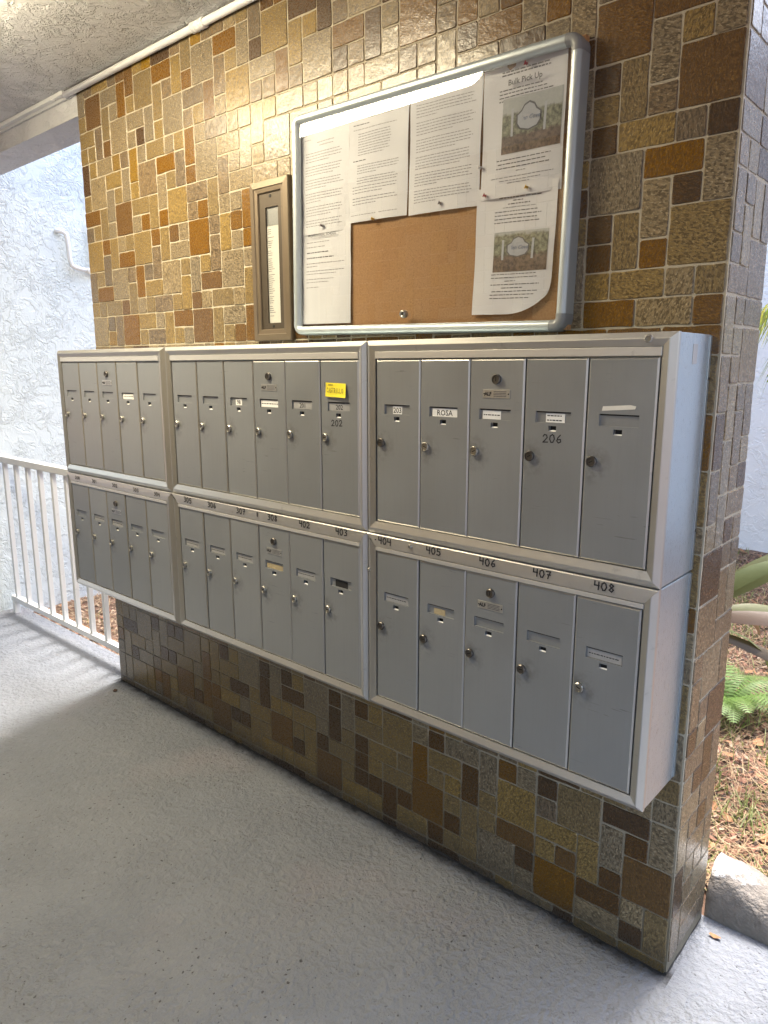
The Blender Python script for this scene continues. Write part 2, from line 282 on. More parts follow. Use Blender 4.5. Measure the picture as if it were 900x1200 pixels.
# ------------------------------------------------------------------ mesh helpers
class MB:
    def __init__(s): s.v = []; s.f = []
    def add(s, vs, fs):
        o = len(s.v); s.v += [tuple(x) for x in vs]; s.f += [tuple(i + o for i in q) for q in fs]; return s
    def box(s, a, c):
        (x0, y0, z0), (x1, y1, z1) = a, c
        return s.add([(x0, y0, z0), (x1, y0, z0), (x1, y1, z0), (x0, y1, z0), (x0, y0, z1), (x1, y0, z1), (x1, y1, z1), (x0, y1, z1)],
                     [(0, 3, 2, 1), (4, 5, 6, 7), (0, 1, 5, 4), (1, 2, 6, 5), (2, 3, 7, 6), (3, 0, 4, 7)])
    def quad(s, a, b_, c, d): return s.add([a, b_, c, d], [(0, 1, 2, 3)])
    def tube(s, pts, r, n=10, caps=True):
        pts = [Vector(p) for p in pts]; rs = r if hasattr(r, '__len__') else [r] * len(pts); vs = []; fs = []
        up = None
        for i, p in enumerate(pts):
            t = (pts[min(i + 1, len(pts) - 1)] - pts[max(i - 1, 0)]).normalized()
            if up is None:
                up = Vector((0, 0, 1)) if abs(t.z) < .9 else Vector((1, 0, 0))
            a = (up - t * up.dot(t)).normalized(); up = a; c = t.cross(a)
            for k in range(n):
                th = 2 * math.pi * k / n; vs.append(p + (a * math.cos(th) + c * math.sin(th)) * rs[i])
        for i in range(len(pts) - 1):
            for k in range(n):
                fs.append((i * n + k, i * n + (k + 1) % n, (i + 1) * n + (k + 1) % n, (i + 1) * n + k))
        if caps: fs.append(tuple(range(n - 1, -1, -1))); fs.append(tuple(range((len(pts) - 1) * n, len(pts) * n)))
        return s.add(vs, fs)
    def lathe(s, prof, n=20, origin=(0, 0, 0)):
        """profile (radius, depth) turned about -Y"""
        ox, oy, oz = origin; vs = []; fs = []
        for r, d in prof:
            for k in range(n):
                th = 2 * math.pi * k / n; vs.append((ox + r * math.cos(th), oy - d, oz + r * math.sin(th)))
        for i in range(len(prof) - 1):
            for k in range(n): fs.append((i * n + k, i * n + (k + 1) % n, (i + 1) * n + (k + 1) % n, (i + 1) * n + k))
        fs.append(tuple(range((len(prof) - 1) * n, len(prof) * n)))
        return s.add(vs, fs)
    def mesh(s, name, mat, smooth=False, bevel=0.0):
        me = bpy.data.meshes.new(name); me.from_pydata(s.v, [], s.f)
        bm = bmesh.new(); bm.from_mesh(me); bmesh.ops.recalc_face_normals(bm, faces=bm.faces)
        if bevel:
            es = [e for e in bm.edges if len(e.link_faces) == 2 and e.calc_face_angle(0) > .7]
            bmesh.ops.bevel(bm, geom=es, offset=bevel, segments=2, profile=.6, affect='EDGES')
        bm.to_mesh(me); bm.free()
        if smooth: me.shade_smooth() if hasattr(me, 'shade_smooth') else None
        if mat: me.materials.append(MATS[mat])
        return me
    def build(s, name, mat, parent=None, loc=(0, 0, 0), smooth=False, bevel=0.0):
        return link(name, s.mesh(name, mat, smooth, bevel), parent, loc)
def link(name, me, parent=None, loc=(0, 0, 0), rot=None):
    o = bpy.data.objects.new(name, me); COL.objects.link(o); o.location = loc
    if rot: o.rotation_euler = rot
    if parent: o.parent = parent
    return o
def tag(o, label=None, cat=None, group=None, kind=None):
    for k, v in (('label', label), ('category', cat), ('group', group), ('kind', kind)):
        if v: o[k] = v
    return o
def thing(name, loc, label, cat, group=None, rot=None):
    return tag(link(name, None, None, loc, rot), label, cat, group)

# single-stroke handwriting, drawn on the plane y = 0, x right, z up
DIG = {'0': [[(.5, 1), (.15, .8), (.08, .4), (.3, 0), (.65, .03), (.88, .45), (.75, .88), (.5, 1)]],
 '1': [[(.45, 1), (.5, 0)]], '2': [[(.1, .78), (.3, 1), (.7, .95), (.8, .65), (.5, .35), (.1, .02), (.9, .06)]],
 '3': [[(.15, .95), (.7, 1), (.8, .78), (.45, .55), (.85, .38), (.75, .08), (.15, .0)]],
 '4': [[(.15, 1), (.1, .5), (.85, .52)], [(.8, .95), (.75, 0)]], '5': [[(.85, 1), (.25, .97), (.2, .58), (.7, .55), (.85, .25), (.6, 0), (.1, .05)]],
 '6': [[(.7, 1), (.3, .65), (.12, .25), (.4, 0), (.8, .15), (.75, .45), (.3, .4)]],
 '7': [[(.1, .92), (.85, .97), (.55, .45), (.4, 0)], [(.3, .5), (.8, .52)]],
 '8': [[(.75, .85), (.4, 1), (.2, .75), (.8, .3), (.55, 0), (.15, .2), (.5, .52), (.78, .8)]],
 '.': [[(.4, .4), (.55, .45)]], 'C': [[(.85, .85), (.4, 1), (.1, .5), (.35, .05), (.85, .12)]], 'A': [[(.05, 0), (.45, 1), (.9, 0)], [(.2, .4), (.75, .4)]],
 'S': [[(.85, .9), (.4, 1), (.2, .72), (.75, .4), (.6, .02), (.1, .1)]], 'T': [[(.05, 1), (.95, .95)], [(.5, .97), (.48, 0)]],
 'R': [[(.15, 0), (.15, 1), (.75, .85), (.7, .6), (.2, .5), (.85, 0)]], 'I': [[(.5, 1), (.5, 0)]], 'L': [[(.2, 1), (.15, .02), (.8, .05)]],
 'O': [[(.5, 1), (.12, .6), (.3, .02), (.75, .1), (.85, .7), (.5, 1)]], '-': [[(.1, .5), (.85, .5)]]}
def writing(text, x, z, h, w, y, thick, slope=0.0, gap=1.18):
    m = MB(); rnd = random.Random(text)
    for k, ch in enumerate(text):
        ox = x + k * w * gap; oz = z + slope * k * w + rnd.uniform(-.04, .04) * h
        for st in DIG.get(ch, []):
            P = [(ox + a * w, oz + c * h) for a, c in st]
            for i in range(len(P) - 1):
                (x0, z0), (x1, z1) = P[i], P[i + 1]; L = math.hypot(x1 - x0, z1 - z0) or 1e-6
                tx, tz = (x1 - x0) / L, (z1 - z0) / L; e = thick * .45; nx, nz = -tz * thick / 2, tx * thick / 2
                x0 -= tx * e; z0 -= tz * e; x1 += tx * e; z1 += tz * e; yy = y - .00002 * i
                m.quad((x0 + nx, yy, z0 + nz), (x0 - nx, yy, z0 - nz), (x1 - nx, yy, z1 - nz), (x1 + nx, yy, z1 + nz))
    return m
def type_text(txt, size, x, y, z, mat, parent, name, align='CENTER', bold=0.0, shear=0.0):
    cu = bpy.data.curves.new(name, 'FONT'); cu.body = txt; cu.size = size; cu.align_x = align; cu.offset = bold; cu.shear = shear; cu.resolution_u = 2
    tmp = bpy.data.objects.new(name + '_tmp', cu); COL.objects.link(tmp)
    dg = bpy.context.evaluated_depsgraph_get(); me = bpy.data.meshes.new_from_object(tmp.evaluated_get(dg))
    bpy.data.objects.remove(tmp); bpy.data.curves.remove(cu); me.name = name
    me.transform(Matrix.Rotation(rad(90), 4, 'X')); me.materials.clear(); me.materials.append(MATS[mat])
    return link(name, me, parent, (x, y, z))

# ================================================================== SETTING
# ground: one sheet to the horizon, 6 cm under the walkway slab
def rough_sheet(name, x0, x1, y0, y1, nx, ny, z, amp, mat, kind='structure'):
    rnd = random.Random(name); vs = []; fs = []
    for j in range(ny + 1):
        for i in range(nx + 1):
            x = x0 + (x1 - x0) * i / nx; y = y0 + (y1 - y0) * j / ny
            vs.append((x, y, z + amp * (math.sin(x * 5.1 + y * 3.3) + math.sin(x * 2.3 - y * 6.1 + 1)) * .5 + rnd.uniform(-1, 1) * amp * .5))
    for j in range(ny):
        for i in range(nx): fs.append((j * (nx + 1) + i, j * (nx + 1) + i + 1, (j + 1) * (nx + 1) + i + 1, (j + 1) * (nx + 1) + i))
    o = MB().add(vs, fs).build(name, mat, smooth=True); o['kind'] = kind; return o
g = MB(); g.quad((-150, -150, -.14), (150, -150, -.14), (150, 150, -.14), (-150, 150, -.14)); tag(g.build('ground', 'soil'), kind='structure')
rough_sheet('garden_bed', XS, 6.0, .146, 4.8, 90, 62, -.045, .018, 'soil')
# walkway slab (painted concrete), with the strip by the court and the apron beyond the wall's end
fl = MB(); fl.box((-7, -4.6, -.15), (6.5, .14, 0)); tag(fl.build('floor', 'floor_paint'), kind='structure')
ap = MB(); ap.box((XR - .3, .1402, -.15), (6.5, .262, -.0015)); tag(ap.build('apron', 'floor_paint'), kind='structure')
# ceiling slab and dropped beam over the railing
ce = MB(); ce.box((-7, -4.6, ZC), (6.5, .20, ZC + .22)); tag(ce.build('ceiling', 'ceiling_plaster'), kind='structure')
be = MB(); be.box((XS + .002, .0, 2.432), (XL - .002, .17, ZC - .001)); be.box((XS + .002, -.012, 2.506), (XL - .002, -.0005, ZC - .001)); tag(be.build('ceiling_beam', 'beam_plaster'), kind='structure')

# ================================================================== TILED WALL
wall = thing('tiled_wall', (0, 0, 0), 'wall clad in random brown, tan and grey glazed mosaic tiles behind the mailboxes', 'wall')
wc = MB(); wc.box((XL + .002, -.0020, .0), (XR + .0020, WT - .003, ZC - .002)); wc.build('mortar_bed', 'grout', wall)

def tile_outline(w, h, seed):
    rnd = random.Random(seed); P = []; c = .0028; step = .026
    def edge(a, b_):
        L = math.dist(a, b_); n = max(1, int(L / step)); nx, nz = (b_[1] - a[1]) / L, -(b_[0] - a[0]) / L
        for i in range(n + 1):
            t = i / n; j = 0 if i in (0, n) else rnd.uniform(-.0014, .0014)
            P.append((a[0] + (b_[0] - a[0]) * t + nx * j, a[1] + (b_[1] - a[1]) * t + nz * j))
    j = lambda: rnd.uniform(-.0009, .0009)
    x0, z0, x1, z1 = j(), j(), w + j(), h + j()
    edge((x0 + c, z0), (x1 - c, z0)); edge((x1, z0 + c), (x1, z1 - c)); edge((x1 - c, z1), (x0 + c, z1)); edge((x0, z1 - c), (x0, z0 + c))
    return P
def tile_geo(w, h, seed):
    P = tile_outline(w, h, seed); n = len(P); vs = []; fs = []
    rnd = random.Random(seed + 99); dep = rnd.uniform(.0034, .0044); tl = [rnd.uniform(-.0012, .0012) for _ in range(2)]
    for inset, y in ((0, .0005), (0, -dep + .0014), (.0016, -dep)):
        for x, z in P:
            vs.append((x + (inset if x < w / 2 else -inset), y + (tl[0] * (x / w - .5) + tl[1] * (z / h - .5) if y < 0 else 0), z + (inset if z < h / 2 else -inset)))
    for r in range(2):
        for k in range(n): fs.append((r * n + k, r * n + (k + 1) % n, (r + 1) * n + (k + 1) % n, (r + 1) * n + k))
    fs.append(tuple(range(2 * n, 3 * n))); return vs, fs
TM = {}
GAP = .0034
def tile_mesh(w, h, code, var, ux, uz):
    k = (w, h, code, var, ux)
    if k not in TM:
        vs, fs = tile_geo(w * ux - GAP, h * uz - GAP, hash((w, h, var)) % 9973); TM[k] = MB().add(vs, fs).mesh('tile', 'tile_' + code)
    return TM[k]
def fill(nc, nr, occ, seed, weights, out):
    rnd = random.Random(seed)
    for j in range(nr - 1, -1, -1):
        for i in range(nc):
            if (i, j) in occ: continue
            opts = [(2, 2), (1, 2), (2, 1), (1, 1), (1, 2), (2, 1), (1, 1)]; rnd.shuffle(opts); opts.append((1, 1))
            for w, h in opts:
                cells = [(i + a, j - c) for a in range(w) for c in range(h)]
                if all(0 <= p[0] < nc and 0 <= p[1] < nr and p not in occ for p in cells): break
            for p in cells: occ.add(p)
            out.append((i, j - h + 1, w, h, rnd.choices('GTPBDY', weights)[0]))
NC, NR = 42, 42
front = []; occ = set()
for tk in TILES.split():
    a, c, d = tk.split(','); i, j, w, h, code = int(a), int(c), int(d[0]), int(d[1]), d[2]
    if i + w > NC or j + h > NR or j < 0 or i < 0: continue
    front.append((i, j, w, h, code)); occ |= {(i + p, j + q) for p in range(w) for q in range(h)}
fill(NC, NR, occ, 5, (24, 34, 12, 14, 14, 2), front)
NE = 4; UE = (WT - .004) / NE
endt = []; fill(NE, NR, set(), 11, (38, 0, 50, 0, 12, 0), endt)
def proj(P):
    d = Vector(P) - CAM; w = d.dot(CF); return 450 + 850.64 * d.dot(CR) / w, 600 - 850.64 * d.dot(CU) / w, w
def hidden(P):
    d = Vector(P) - CAM
    for yy, x0, x1, z0, z1 in ((-.19, -.02, 2.48, .52, 1.505), (-.045, 1.26, 2.19, 1.53, 2.14)):
        t = (yy - CAM.y) / d.y; q = CAM + d * t
        if x0 < q.x < x1 and z0 < q.z < z1: return True
    return False
cand = []
for (i, j, w, h, code) in front:
    x1 = XR - i * UX; x0 = x1 - w * UX; z0 = TZ0 + j * UZ; z1 = z0 + h * UZ
    vis = sum(not hidden((x, 0, z)) for x in (x0 + .01, (x0 + x1) / 2, x1 - .01) for z in (z0 + .01, (z0 + z1) / 2, z1 - .01)) / 9
    px, py, dw = proj(((x0 + x1) / 2, 0, (z0 + z1) / 2)); on = -20 < px < 920 and -20 < py < 1220
    a = proj((x0, 0, z0)); c = proj((x1, 0, z0)); e = proj((x0, 0, z1))
    area = abs((c[0] - a[0]) * (e[1] - a[1]) - (c[1] - a[1]) * (e[0] - a[0])) * vis * on
    cand.append((area, 'F', x0 + GAP / 2, z0 + GAP / 2, w, h, code))
for (i, j, w, h, code) in endt:
    y0 = .002 + i * UE; z0 = TZ0 + j * UZ
    a = proj((XR, y0, z0)); c = proj((XR, y0 + w * UE, z0)); e = proj((XR, y0, z0 + h * UZ)); on = a[0] < 930 and -20 < a[1] < 1220
    cand.append((abs((c[0] - a[0]) * (e[1] - a[1]) - (c[1] - a[1]) * (e[0] - a[0])) * on * (0.8), 'E', y0 + GAP / 2, z0 + GAP / 2, w, h, code))
cand.sort(key=lambda t: -t[0])
rest = {}
rv = random.Random(3)
for n, (area, side, p, z, w, h, code) in enumerate(cand):
    u_ = UX if side == 'F' else UE; var = rv.randrange(3)
    if n < 300:
        if side == 'F': link('tile', tile_mesh(w, h, code, var, u_, UZ), wall, (p, 0, z))
        else: link('tile', tile_mesh(w, h, code, var, u_, UZ), wall, (XR, p, z), (0, 0, rad(90)))
    else:
        vs, fs = tile_geo(w * u_ - GAP, h * UZ - GAP, n); m = rest.setdefault(code, MB())
        m.add([(x + p, y, q + z) for x, y, q in vs] if side == 'F' else [(XR - y, x + p, q + z) for x, y, q in vs], fs)
q = 0; rb = random.Random(17)
while q < NC:                                        # cut course along the floor
    w = min(rb.choice((1, 1, 2, 2)), NC - q); vs, fs = tile_geo(w * UX - GAP, .0255, 500 + q); x1 = XR - q * UX
    rest.setdefault(rb.choice('GTTPD'), MB()).add([(x + x1 - w * UX + GAP / 2, y, z + .002) for x, y, z in vs], fs); q += w
def join_codes(name, groups, parent):
    me = bpy.data.meshes.new(name); V = []; F = []; mi = []
    for k, (code, m) in enumerate(sorted(groups.items())):
        o = len(V); V += m.v; F += [tuple(i + o for i in f) for f in m.f]; mi += [k] * len(m.f); me.materials.append(MATS['tile_' + code])
    me.from_pydata(V, [], F); me.polygons.foreach_set('material_index', mi)
    bm = bmesh.new(); bm.from_mesh(me); bmesh.ops.recalc_face_normals(bm, faces=bm.faces); bm.to_mesh(me); bm.free()
    return link(name, me, parent)
rs = join_codes('remaining_tiles', rest, wall); rs['kind'] = 'stuff'
# uneven mortar and caked dirt along the wall foot
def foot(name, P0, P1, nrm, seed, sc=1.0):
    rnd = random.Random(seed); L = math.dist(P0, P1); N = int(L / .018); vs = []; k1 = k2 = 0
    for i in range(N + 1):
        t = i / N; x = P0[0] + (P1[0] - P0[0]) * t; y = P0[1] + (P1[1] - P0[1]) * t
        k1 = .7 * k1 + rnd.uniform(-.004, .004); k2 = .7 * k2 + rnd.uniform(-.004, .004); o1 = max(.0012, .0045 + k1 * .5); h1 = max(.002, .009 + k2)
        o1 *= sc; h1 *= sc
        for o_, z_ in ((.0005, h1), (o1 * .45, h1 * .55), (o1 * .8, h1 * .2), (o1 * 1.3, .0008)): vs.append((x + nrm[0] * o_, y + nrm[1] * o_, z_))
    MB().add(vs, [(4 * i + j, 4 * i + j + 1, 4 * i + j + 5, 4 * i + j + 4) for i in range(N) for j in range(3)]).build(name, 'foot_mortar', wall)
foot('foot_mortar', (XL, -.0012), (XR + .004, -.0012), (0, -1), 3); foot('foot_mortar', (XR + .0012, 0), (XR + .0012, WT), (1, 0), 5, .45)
# the wall across the walkway, behind the photographer (its tiles mirror in the notice-board glass)
ow = thing('facing_wall', (0, -1.90, 0), 'tiled wall across the walkway, seen only mirrored in the notice board glass', 'wall')
m = MB(); m.box((-1.6, -.2, 0), (2.15, -.012, ZC - .002)); m.build('wall_body', 'plaster_dark', ow); m = MB(); m.box((-.6, -.0118, .003), (1.748, -.004, ZC - .004)); m.build('mortar_bed', 'grout', ow)
ot = []; fill(38, 42, set(), 21, (30, 34, 10, 14, 8, 4), ot); gr = {}
for n, (i, j, w, h, code) in enumerate(ot):
    vs, fs = tile_geo(w * UX - GAP, h * UZ - GAP, n); gr.setdefault(code, MB()).add([(-.58 + i * UX + (w * UX - x), -y, TZ0 + j * UZ + q) for x, y, q in vs], fs)
o = join_codes('mosaic_tiles', gr, ow); o['kind'] = 'stuff'

# ================================================================== STUCCO WALLS
sw = MB(); sw.box((-8.0, .0, -.14), (XS, 4.78, 5.2)); tag(sw.build('stucco_wall', 'stucco_white'), 'white skip-trowel stucco wall behind the railing, left of the tiles', 'wall')
sw = MB(); sw.box((XS + .002, 4.80, -.14), (9, 5.1, 3.9)); tag(sw.build('garden_wall', 'garden_stucco'), 'white stucco wall at the far side of the garden bed', 'wall')
pp = thing('wall_pipe', (XS, .0, 0), 'bent white pipe fixed to the stucco wall beside the tiled wall', 'pipe')
pts = [(.0, .545, 2.228), (.03, .575, 2.225), (.035, .592, 2.21), (.035, .598, 2.18), (.035, .605, 2.06), (.035, .613, 2.035), (.035, .640, 2.025), (.035, .74, 2.012)]
MB().tube(pts, .0135, 10).build('pipe', 'pipe_paint', pp, smooth=True)
MB().tube([(.035, .70, 2.017), (.035, .755, 2.010)], .019, 12).build('coupling', 'pipe_paint', pp, smooth=True)
MB().tube([(.035, .75, 1.99), (.035, .755, 2.30)], .017, 10).build('riser', 'pipe_paint', pp, smooth=True)

# ================================================================== CEILING CONDUIT
cp = thing('ceiling_conduit', (0, 0, 0), 'white conduit running along the ceiling above the tiled wall', 'conduit')
MB().tube([(-.115, -.020, 2.517), (2.49, -.020, 2.517)], .0120, 12).build('pipe', 'pipe_paint', cp, smooth=True)
for x in (.815,): 
    MB().tube([(x - .028, -.020, 2.517), (x + .028, -.020, 2.517)], .0155, 14).build('coupling', 'pipe_paint', cp, smooth=True)
    for dx in (-.03, -.012, .012, .03): MB().tube([(x + dx - .003, -.020, 2.517), (x + dx + .003, -.020, 2.517)], .0172, 14).build('coupling_ring', 'pipe_paint', cp, smooth=True)
MB().tube([(-.21, -.022, 2.522), (-.205, -.024, 2.526)], .012, 10).build('end_clip', 'pipe_paint', cp)
MB().box((XS - .2, -.030, 2.518), (-.116, -.013, 2.533)).build('cover_strip', 'pipe_paint', cp)

# ================================================================== CEILING LAMP (lit; mirrored in the notice-board glass)
lp = thing('ceiling_lamp', (.69, -.79, ZC), 'lit wraparound ceiling lamp, seen as the white reflection in the notice board glass', 'lamp')
def rrect(x, y, r, n=6):
    P = []
    for cx, cy, a0 in ((x - r, y - r, 0), (-x + r, y - r, 90), (-x + r, -y + r, 180), (x - r, -y + r, 270)):
        for k in range(n + 1): a = rad(a0 + 90 * k / n); P.append((cx + r * math.cos(a), cy + r * math.sin(a)))
    return P
def loft(rings):
    n = len(rings[0]); m = MB(); vs = [p for r in rings for p in r]
    fs = [(i * n + k, i * n + (k + 1) % n, (i + 1) * n + (k + 1) % n, (i + 1) * n + k) for i in range(len(rings) - 1) for k in range(n)]
    fs.append(tuple(range((len(rings) - 1) * n, len(rings) * n))); fs.append(tuple(range(n))); return m.add(vs, fs)
ring = lambda i, r, z: [(p[0], p[1], z) for p in rrect(.67 - i, .165 - i, r)]
loft([ring(0, .10, -.001), ring(0, .10, -.022)]).build('housing', 'rail_paint', lp)
loft([ring(.008, .095, -.0225), ring(.010, .092, -.055), ring(.030, .075, -.074), ring(.07, .05, -.080)]).build('diffuser', 'lamp_diffuser', lp, smooth=True)

# ================================================================== MAILBOXES
DP = .1437
ZM = 1.008
UNITS = [  # x0, x1, door start, number of doors
    (-.016, .771, .0185, 5, 2), (.771, 1.698, .811, 6, 3), (1.698, 2.480, 1.7335, 5, 2)]
def rail(side, O, I, prof):
    """one mitred frame member; O, I = outer and inner rectangles, prof = (s, y) across it"""
    (ox0, oz0, ox1, oz1), (ix0, iz0, ix1, iz1) = O, I; m = MB(); vs = []
    for s, y in prof:
        x0, z0, x1, z1 = ox0 + (ix0 - ox0) * s, oz0 + (iz0 - oz0) * s, ox1 + (ix1 - ox1) * s, oz1 + (iz1 - oz1) * s
        vs += {'t': [(x0, y, z1), (x1, y, z1)], 'b': [(x0, y, z0), (x1, y, z0)], 'l': [(x0, y, z0), (x0, y, z1)], 'r': [(x1, y, z0), (x1, y, z1)]}[side]
    return m.add(vs, [(2 * i, 2 * i + 1, 2 * i + 3, 2 * i + 2) for i in range(len(prof) - 1)])
PR = [(0, -.176), (0, -.1835), (.03, -.1855), (.42, -.1955), (.50, -.1960), (.88, -.1925), (1.0, -.1915), (1.0, -.176)]
PF = [(0, -.176), (0, -.1900), (.06, -.1925), (.50, -.1932), (.97, -.1930), (1.0, -.1915), (1.0, -.176)]
DOORM = {}
def door_mesh(dw, dh):
    key = (round(dw, 4), round(dh, 4))
    if key in DOORM: return DOORM[key]
    m = MB(); e = .0036; yf = -.1905; ye = -.1882
    sx0, sx1, sz0, sz1 = .027, .109, .2785, .3025        # name slot
    wx0, wx1, wz0, wz1 = .0585, .0765, .2610, .2725      # sight hole
    EDGE = []
    xs = [e, sx0, wx0, wx1, sx1, dw - e]; zs = [e, wz0, wz1, sz0, sz1, dh - e]
    for i in range(5):
        for j in range(5):
            x0, x1, z0, z1 = xs[i], xs[i + 1], zs[j], zs[j + 1]
            if x0 >= sx0 and x1 <= sx1 and j == 3: continue
            if i == 2 and j == 1: continue
            m.quad((x0, yf, z0), (x1, yf, z0), (x1, yf, z1), (x0, yf, z1))
    # folded edge and return
    a = [(0, 0), (dw, 0), (dw, dh), (0, dh)]; c = [(e, e), (dw - e, e), (dw - e, dh - e), (e, dh - e)]
    for k in range(4):
        p, q, r, s = a[k], a[(k + 1) % 4], c[(k + 1) % 4], c[k]
        EDGE.append(len(m.f)); m.quad((p[0], ye, p[1]), (q[0], ye, q[1]), (r[0], yf, r[1]), (s[0], yf, s[1])); m.quad((p[0], -.178, p[1]), (q[0], -.178, q[1]), (q[0], ye, q[1]), (p[0], ye, p[1]))
    for x0, x1, z0, z1, d in ((sx0, sx1, sz0, sz1, .004), (wx0, wx1, wz0, wz1, .009)):
        y1 = yf + d; R4 = [(x0, z0), (x1, z0), (x1, z1), (x0, z1)]
        for k in range(4):
            p, q = R4[k], R4[(k + 1) % 4]; m.quad((p[0], yf, p[1]), (q[0], yf, q[1]), (q[0], y1, q[1]), (p[0], y1, p[1]))
        m.quad((x0, y1, z0), (x1, y1, z0), (x1, y1, z1), (x0, y1, z1))
    DOORM[key] = me = m.mesh('door', 'door_grey'); me.materials.append(MATS['alu_frame'])
    for k in EDGE: me.polygons[k].material_index = 1
    return me
LOCK = {}
def lock_mesh(big, dark):
    k = (big, dark)
    if k not in LOCK:
        r = .0112 if big else .0112; m = MB()
        m.lathe([(r, 0), (r, .0045), (r * .86, .0062), (r * .80, .0062), (r * .76, .0048), (r * .2, .0046)], 20)
        LOCK[k] = m.mesh('lock', 'lock_dark' if dark else 'chrome_worn')
    return LOCK[k]
kh = MB(); kh.box((-.0011, -.0003, -.0045), (.0011, 0, .0045)); KEYHOLE = kh.mesh('keyhole', 'black')
hb = MB(); hb.quad((0, 0, 0), (.017, 0, 0), (.017, 0, .0105), (0, 0, .0105)); HOLE = hb.mesh('sight_hole', 'black')
hw = MB(); hw.add([(-.001, -.0005, -.0016), (.018, -.0005, -.0016), (.0165, .002, .0022), (.0005, .002, .0022)], [(0, 1, 2, 3)]); HOLELIP = hw.mesh('hole_lip', 'label_white')
st = MB(); st.box((.0275, -.1874, .2995), (.1085, -.1866, .3022)); SLOTTOP = st.mesh('slot_top_shade', 'black')  # black strip painted in as the shade along the name slot's upper edge
def label_piece(door, x0, x1, z0, z1, mat, lines=0, text=None, y=-.1872):
    m = MB(); m.box((x0, y, z0), (x1, y + .0006, z1)); o = m.build('name_label', mat, door)
    if text: type_text(text, (z1 - z0) * .95, (x0 + x1) / 2, y - .0002, z0 + (z1 - z0) * .16, 'ink', door, 'label_text', bold=.0002)
    elif lines:
        mm = MB(); r = random.Random(x0 * 99 + z0 * 7 + lines)
        for k in range(lines):
            z = z0 + (z1 - z0) * (k + .5) / lines; x = x0 + .003
            while x < x1 - .006:
                w = r.uniform(.003, .009); mm.quad((x, y - .0002, z - .0011), (min(x + w, x1 - .002), y - .0002, z - .0011), (min(x + w, x1 - .002), y - .0002, z + .0011), (x, y - .0002, z + .0011)); x += w + .0016
        mm.build('label_text', 'ink', door)
# what each door carries in its slot:  (unit column, row, door) -> (material, x0, x1, lines, text)
SLOT = {(0, 1, 3): ('label_white', .031, .102, 1, None), (1, 1, 2): ('label_white', .050, .080, 0, '98'), (1, 1, 3): ('label_white', .029, .107, 1, None), (1, 1, 4): ('label_clear', .030, .106, 0, '201'),
 (1, 1, 5): ('label_clear', .030, .106, 0, '202'), (2, 1, 0): ('label_white', .053, .082, 0, '203'), (2, 1, 1): ('label_white', .034, .106, 0, 'ROSA'), (2, 1, 2): ('label_white', .034, .082, 1, None),
 (2, 1, 3): ('label_white', .050, .094, 2, None), (1, 0, 0): ('label_clear', .03, .106, 1, None), (1, 0, 1): ('label_clear', .03, .106, 1, None), (1, 0, 2): ('label_clear', .03, .106, 1, None),
 (1, 0, 3): ('label_tan', .031, .105, 0, None), (1, 0, 5): ('black', .044, .092, 0, None), (2, 0, 0): ('label_clear', .03, .106, 1, None), (2, 0, 1): ('label_tan', .046, .080, 0, None),
 (0, 0, 1): ('label_clear', .03, .106, 1, None), (0, 0, 2): ('label_clear', .03, .106, 1, None), (1, 0, 4): ('label_clear', .03, .106, 1, None), (2, 0, 4): ('label_clear', .03, .106, 1, None)}
NUM = {0: [('208', .062), ('301', .204), ('302', .363), ('303', .517), ('304', .660)],
       1: [('305', .848), ('306', .986), ('307', 1.139), ('308', 1.292), ('402', 1.434), ('403', 1.584)],
       2: [('.404', 1.742), ('405', 1.902), ('406', 2.060), ('407', 2.202), ('408', 2.346)]}
ULAB = {(0, 1): 'upper five-door mailbox bank at the railing end of the wall', (0, 0): 'lower five-door mailbox bank at the railing end, above the floor gap',
        (1, 1): 'upper six-door mailbox bank with a yellow note on its last door', (1, 0): 'lower six-door mailbox bank with 305 to 403 handwritten along its top rail',
        (2, 1): 'upper five-door mailbox bank with 206 handwritten on a door, below the notice board', (2, 0): 'lower five-door mailbox bank with 404 to 408 handwritten along its top rail'}
DOORS = {}
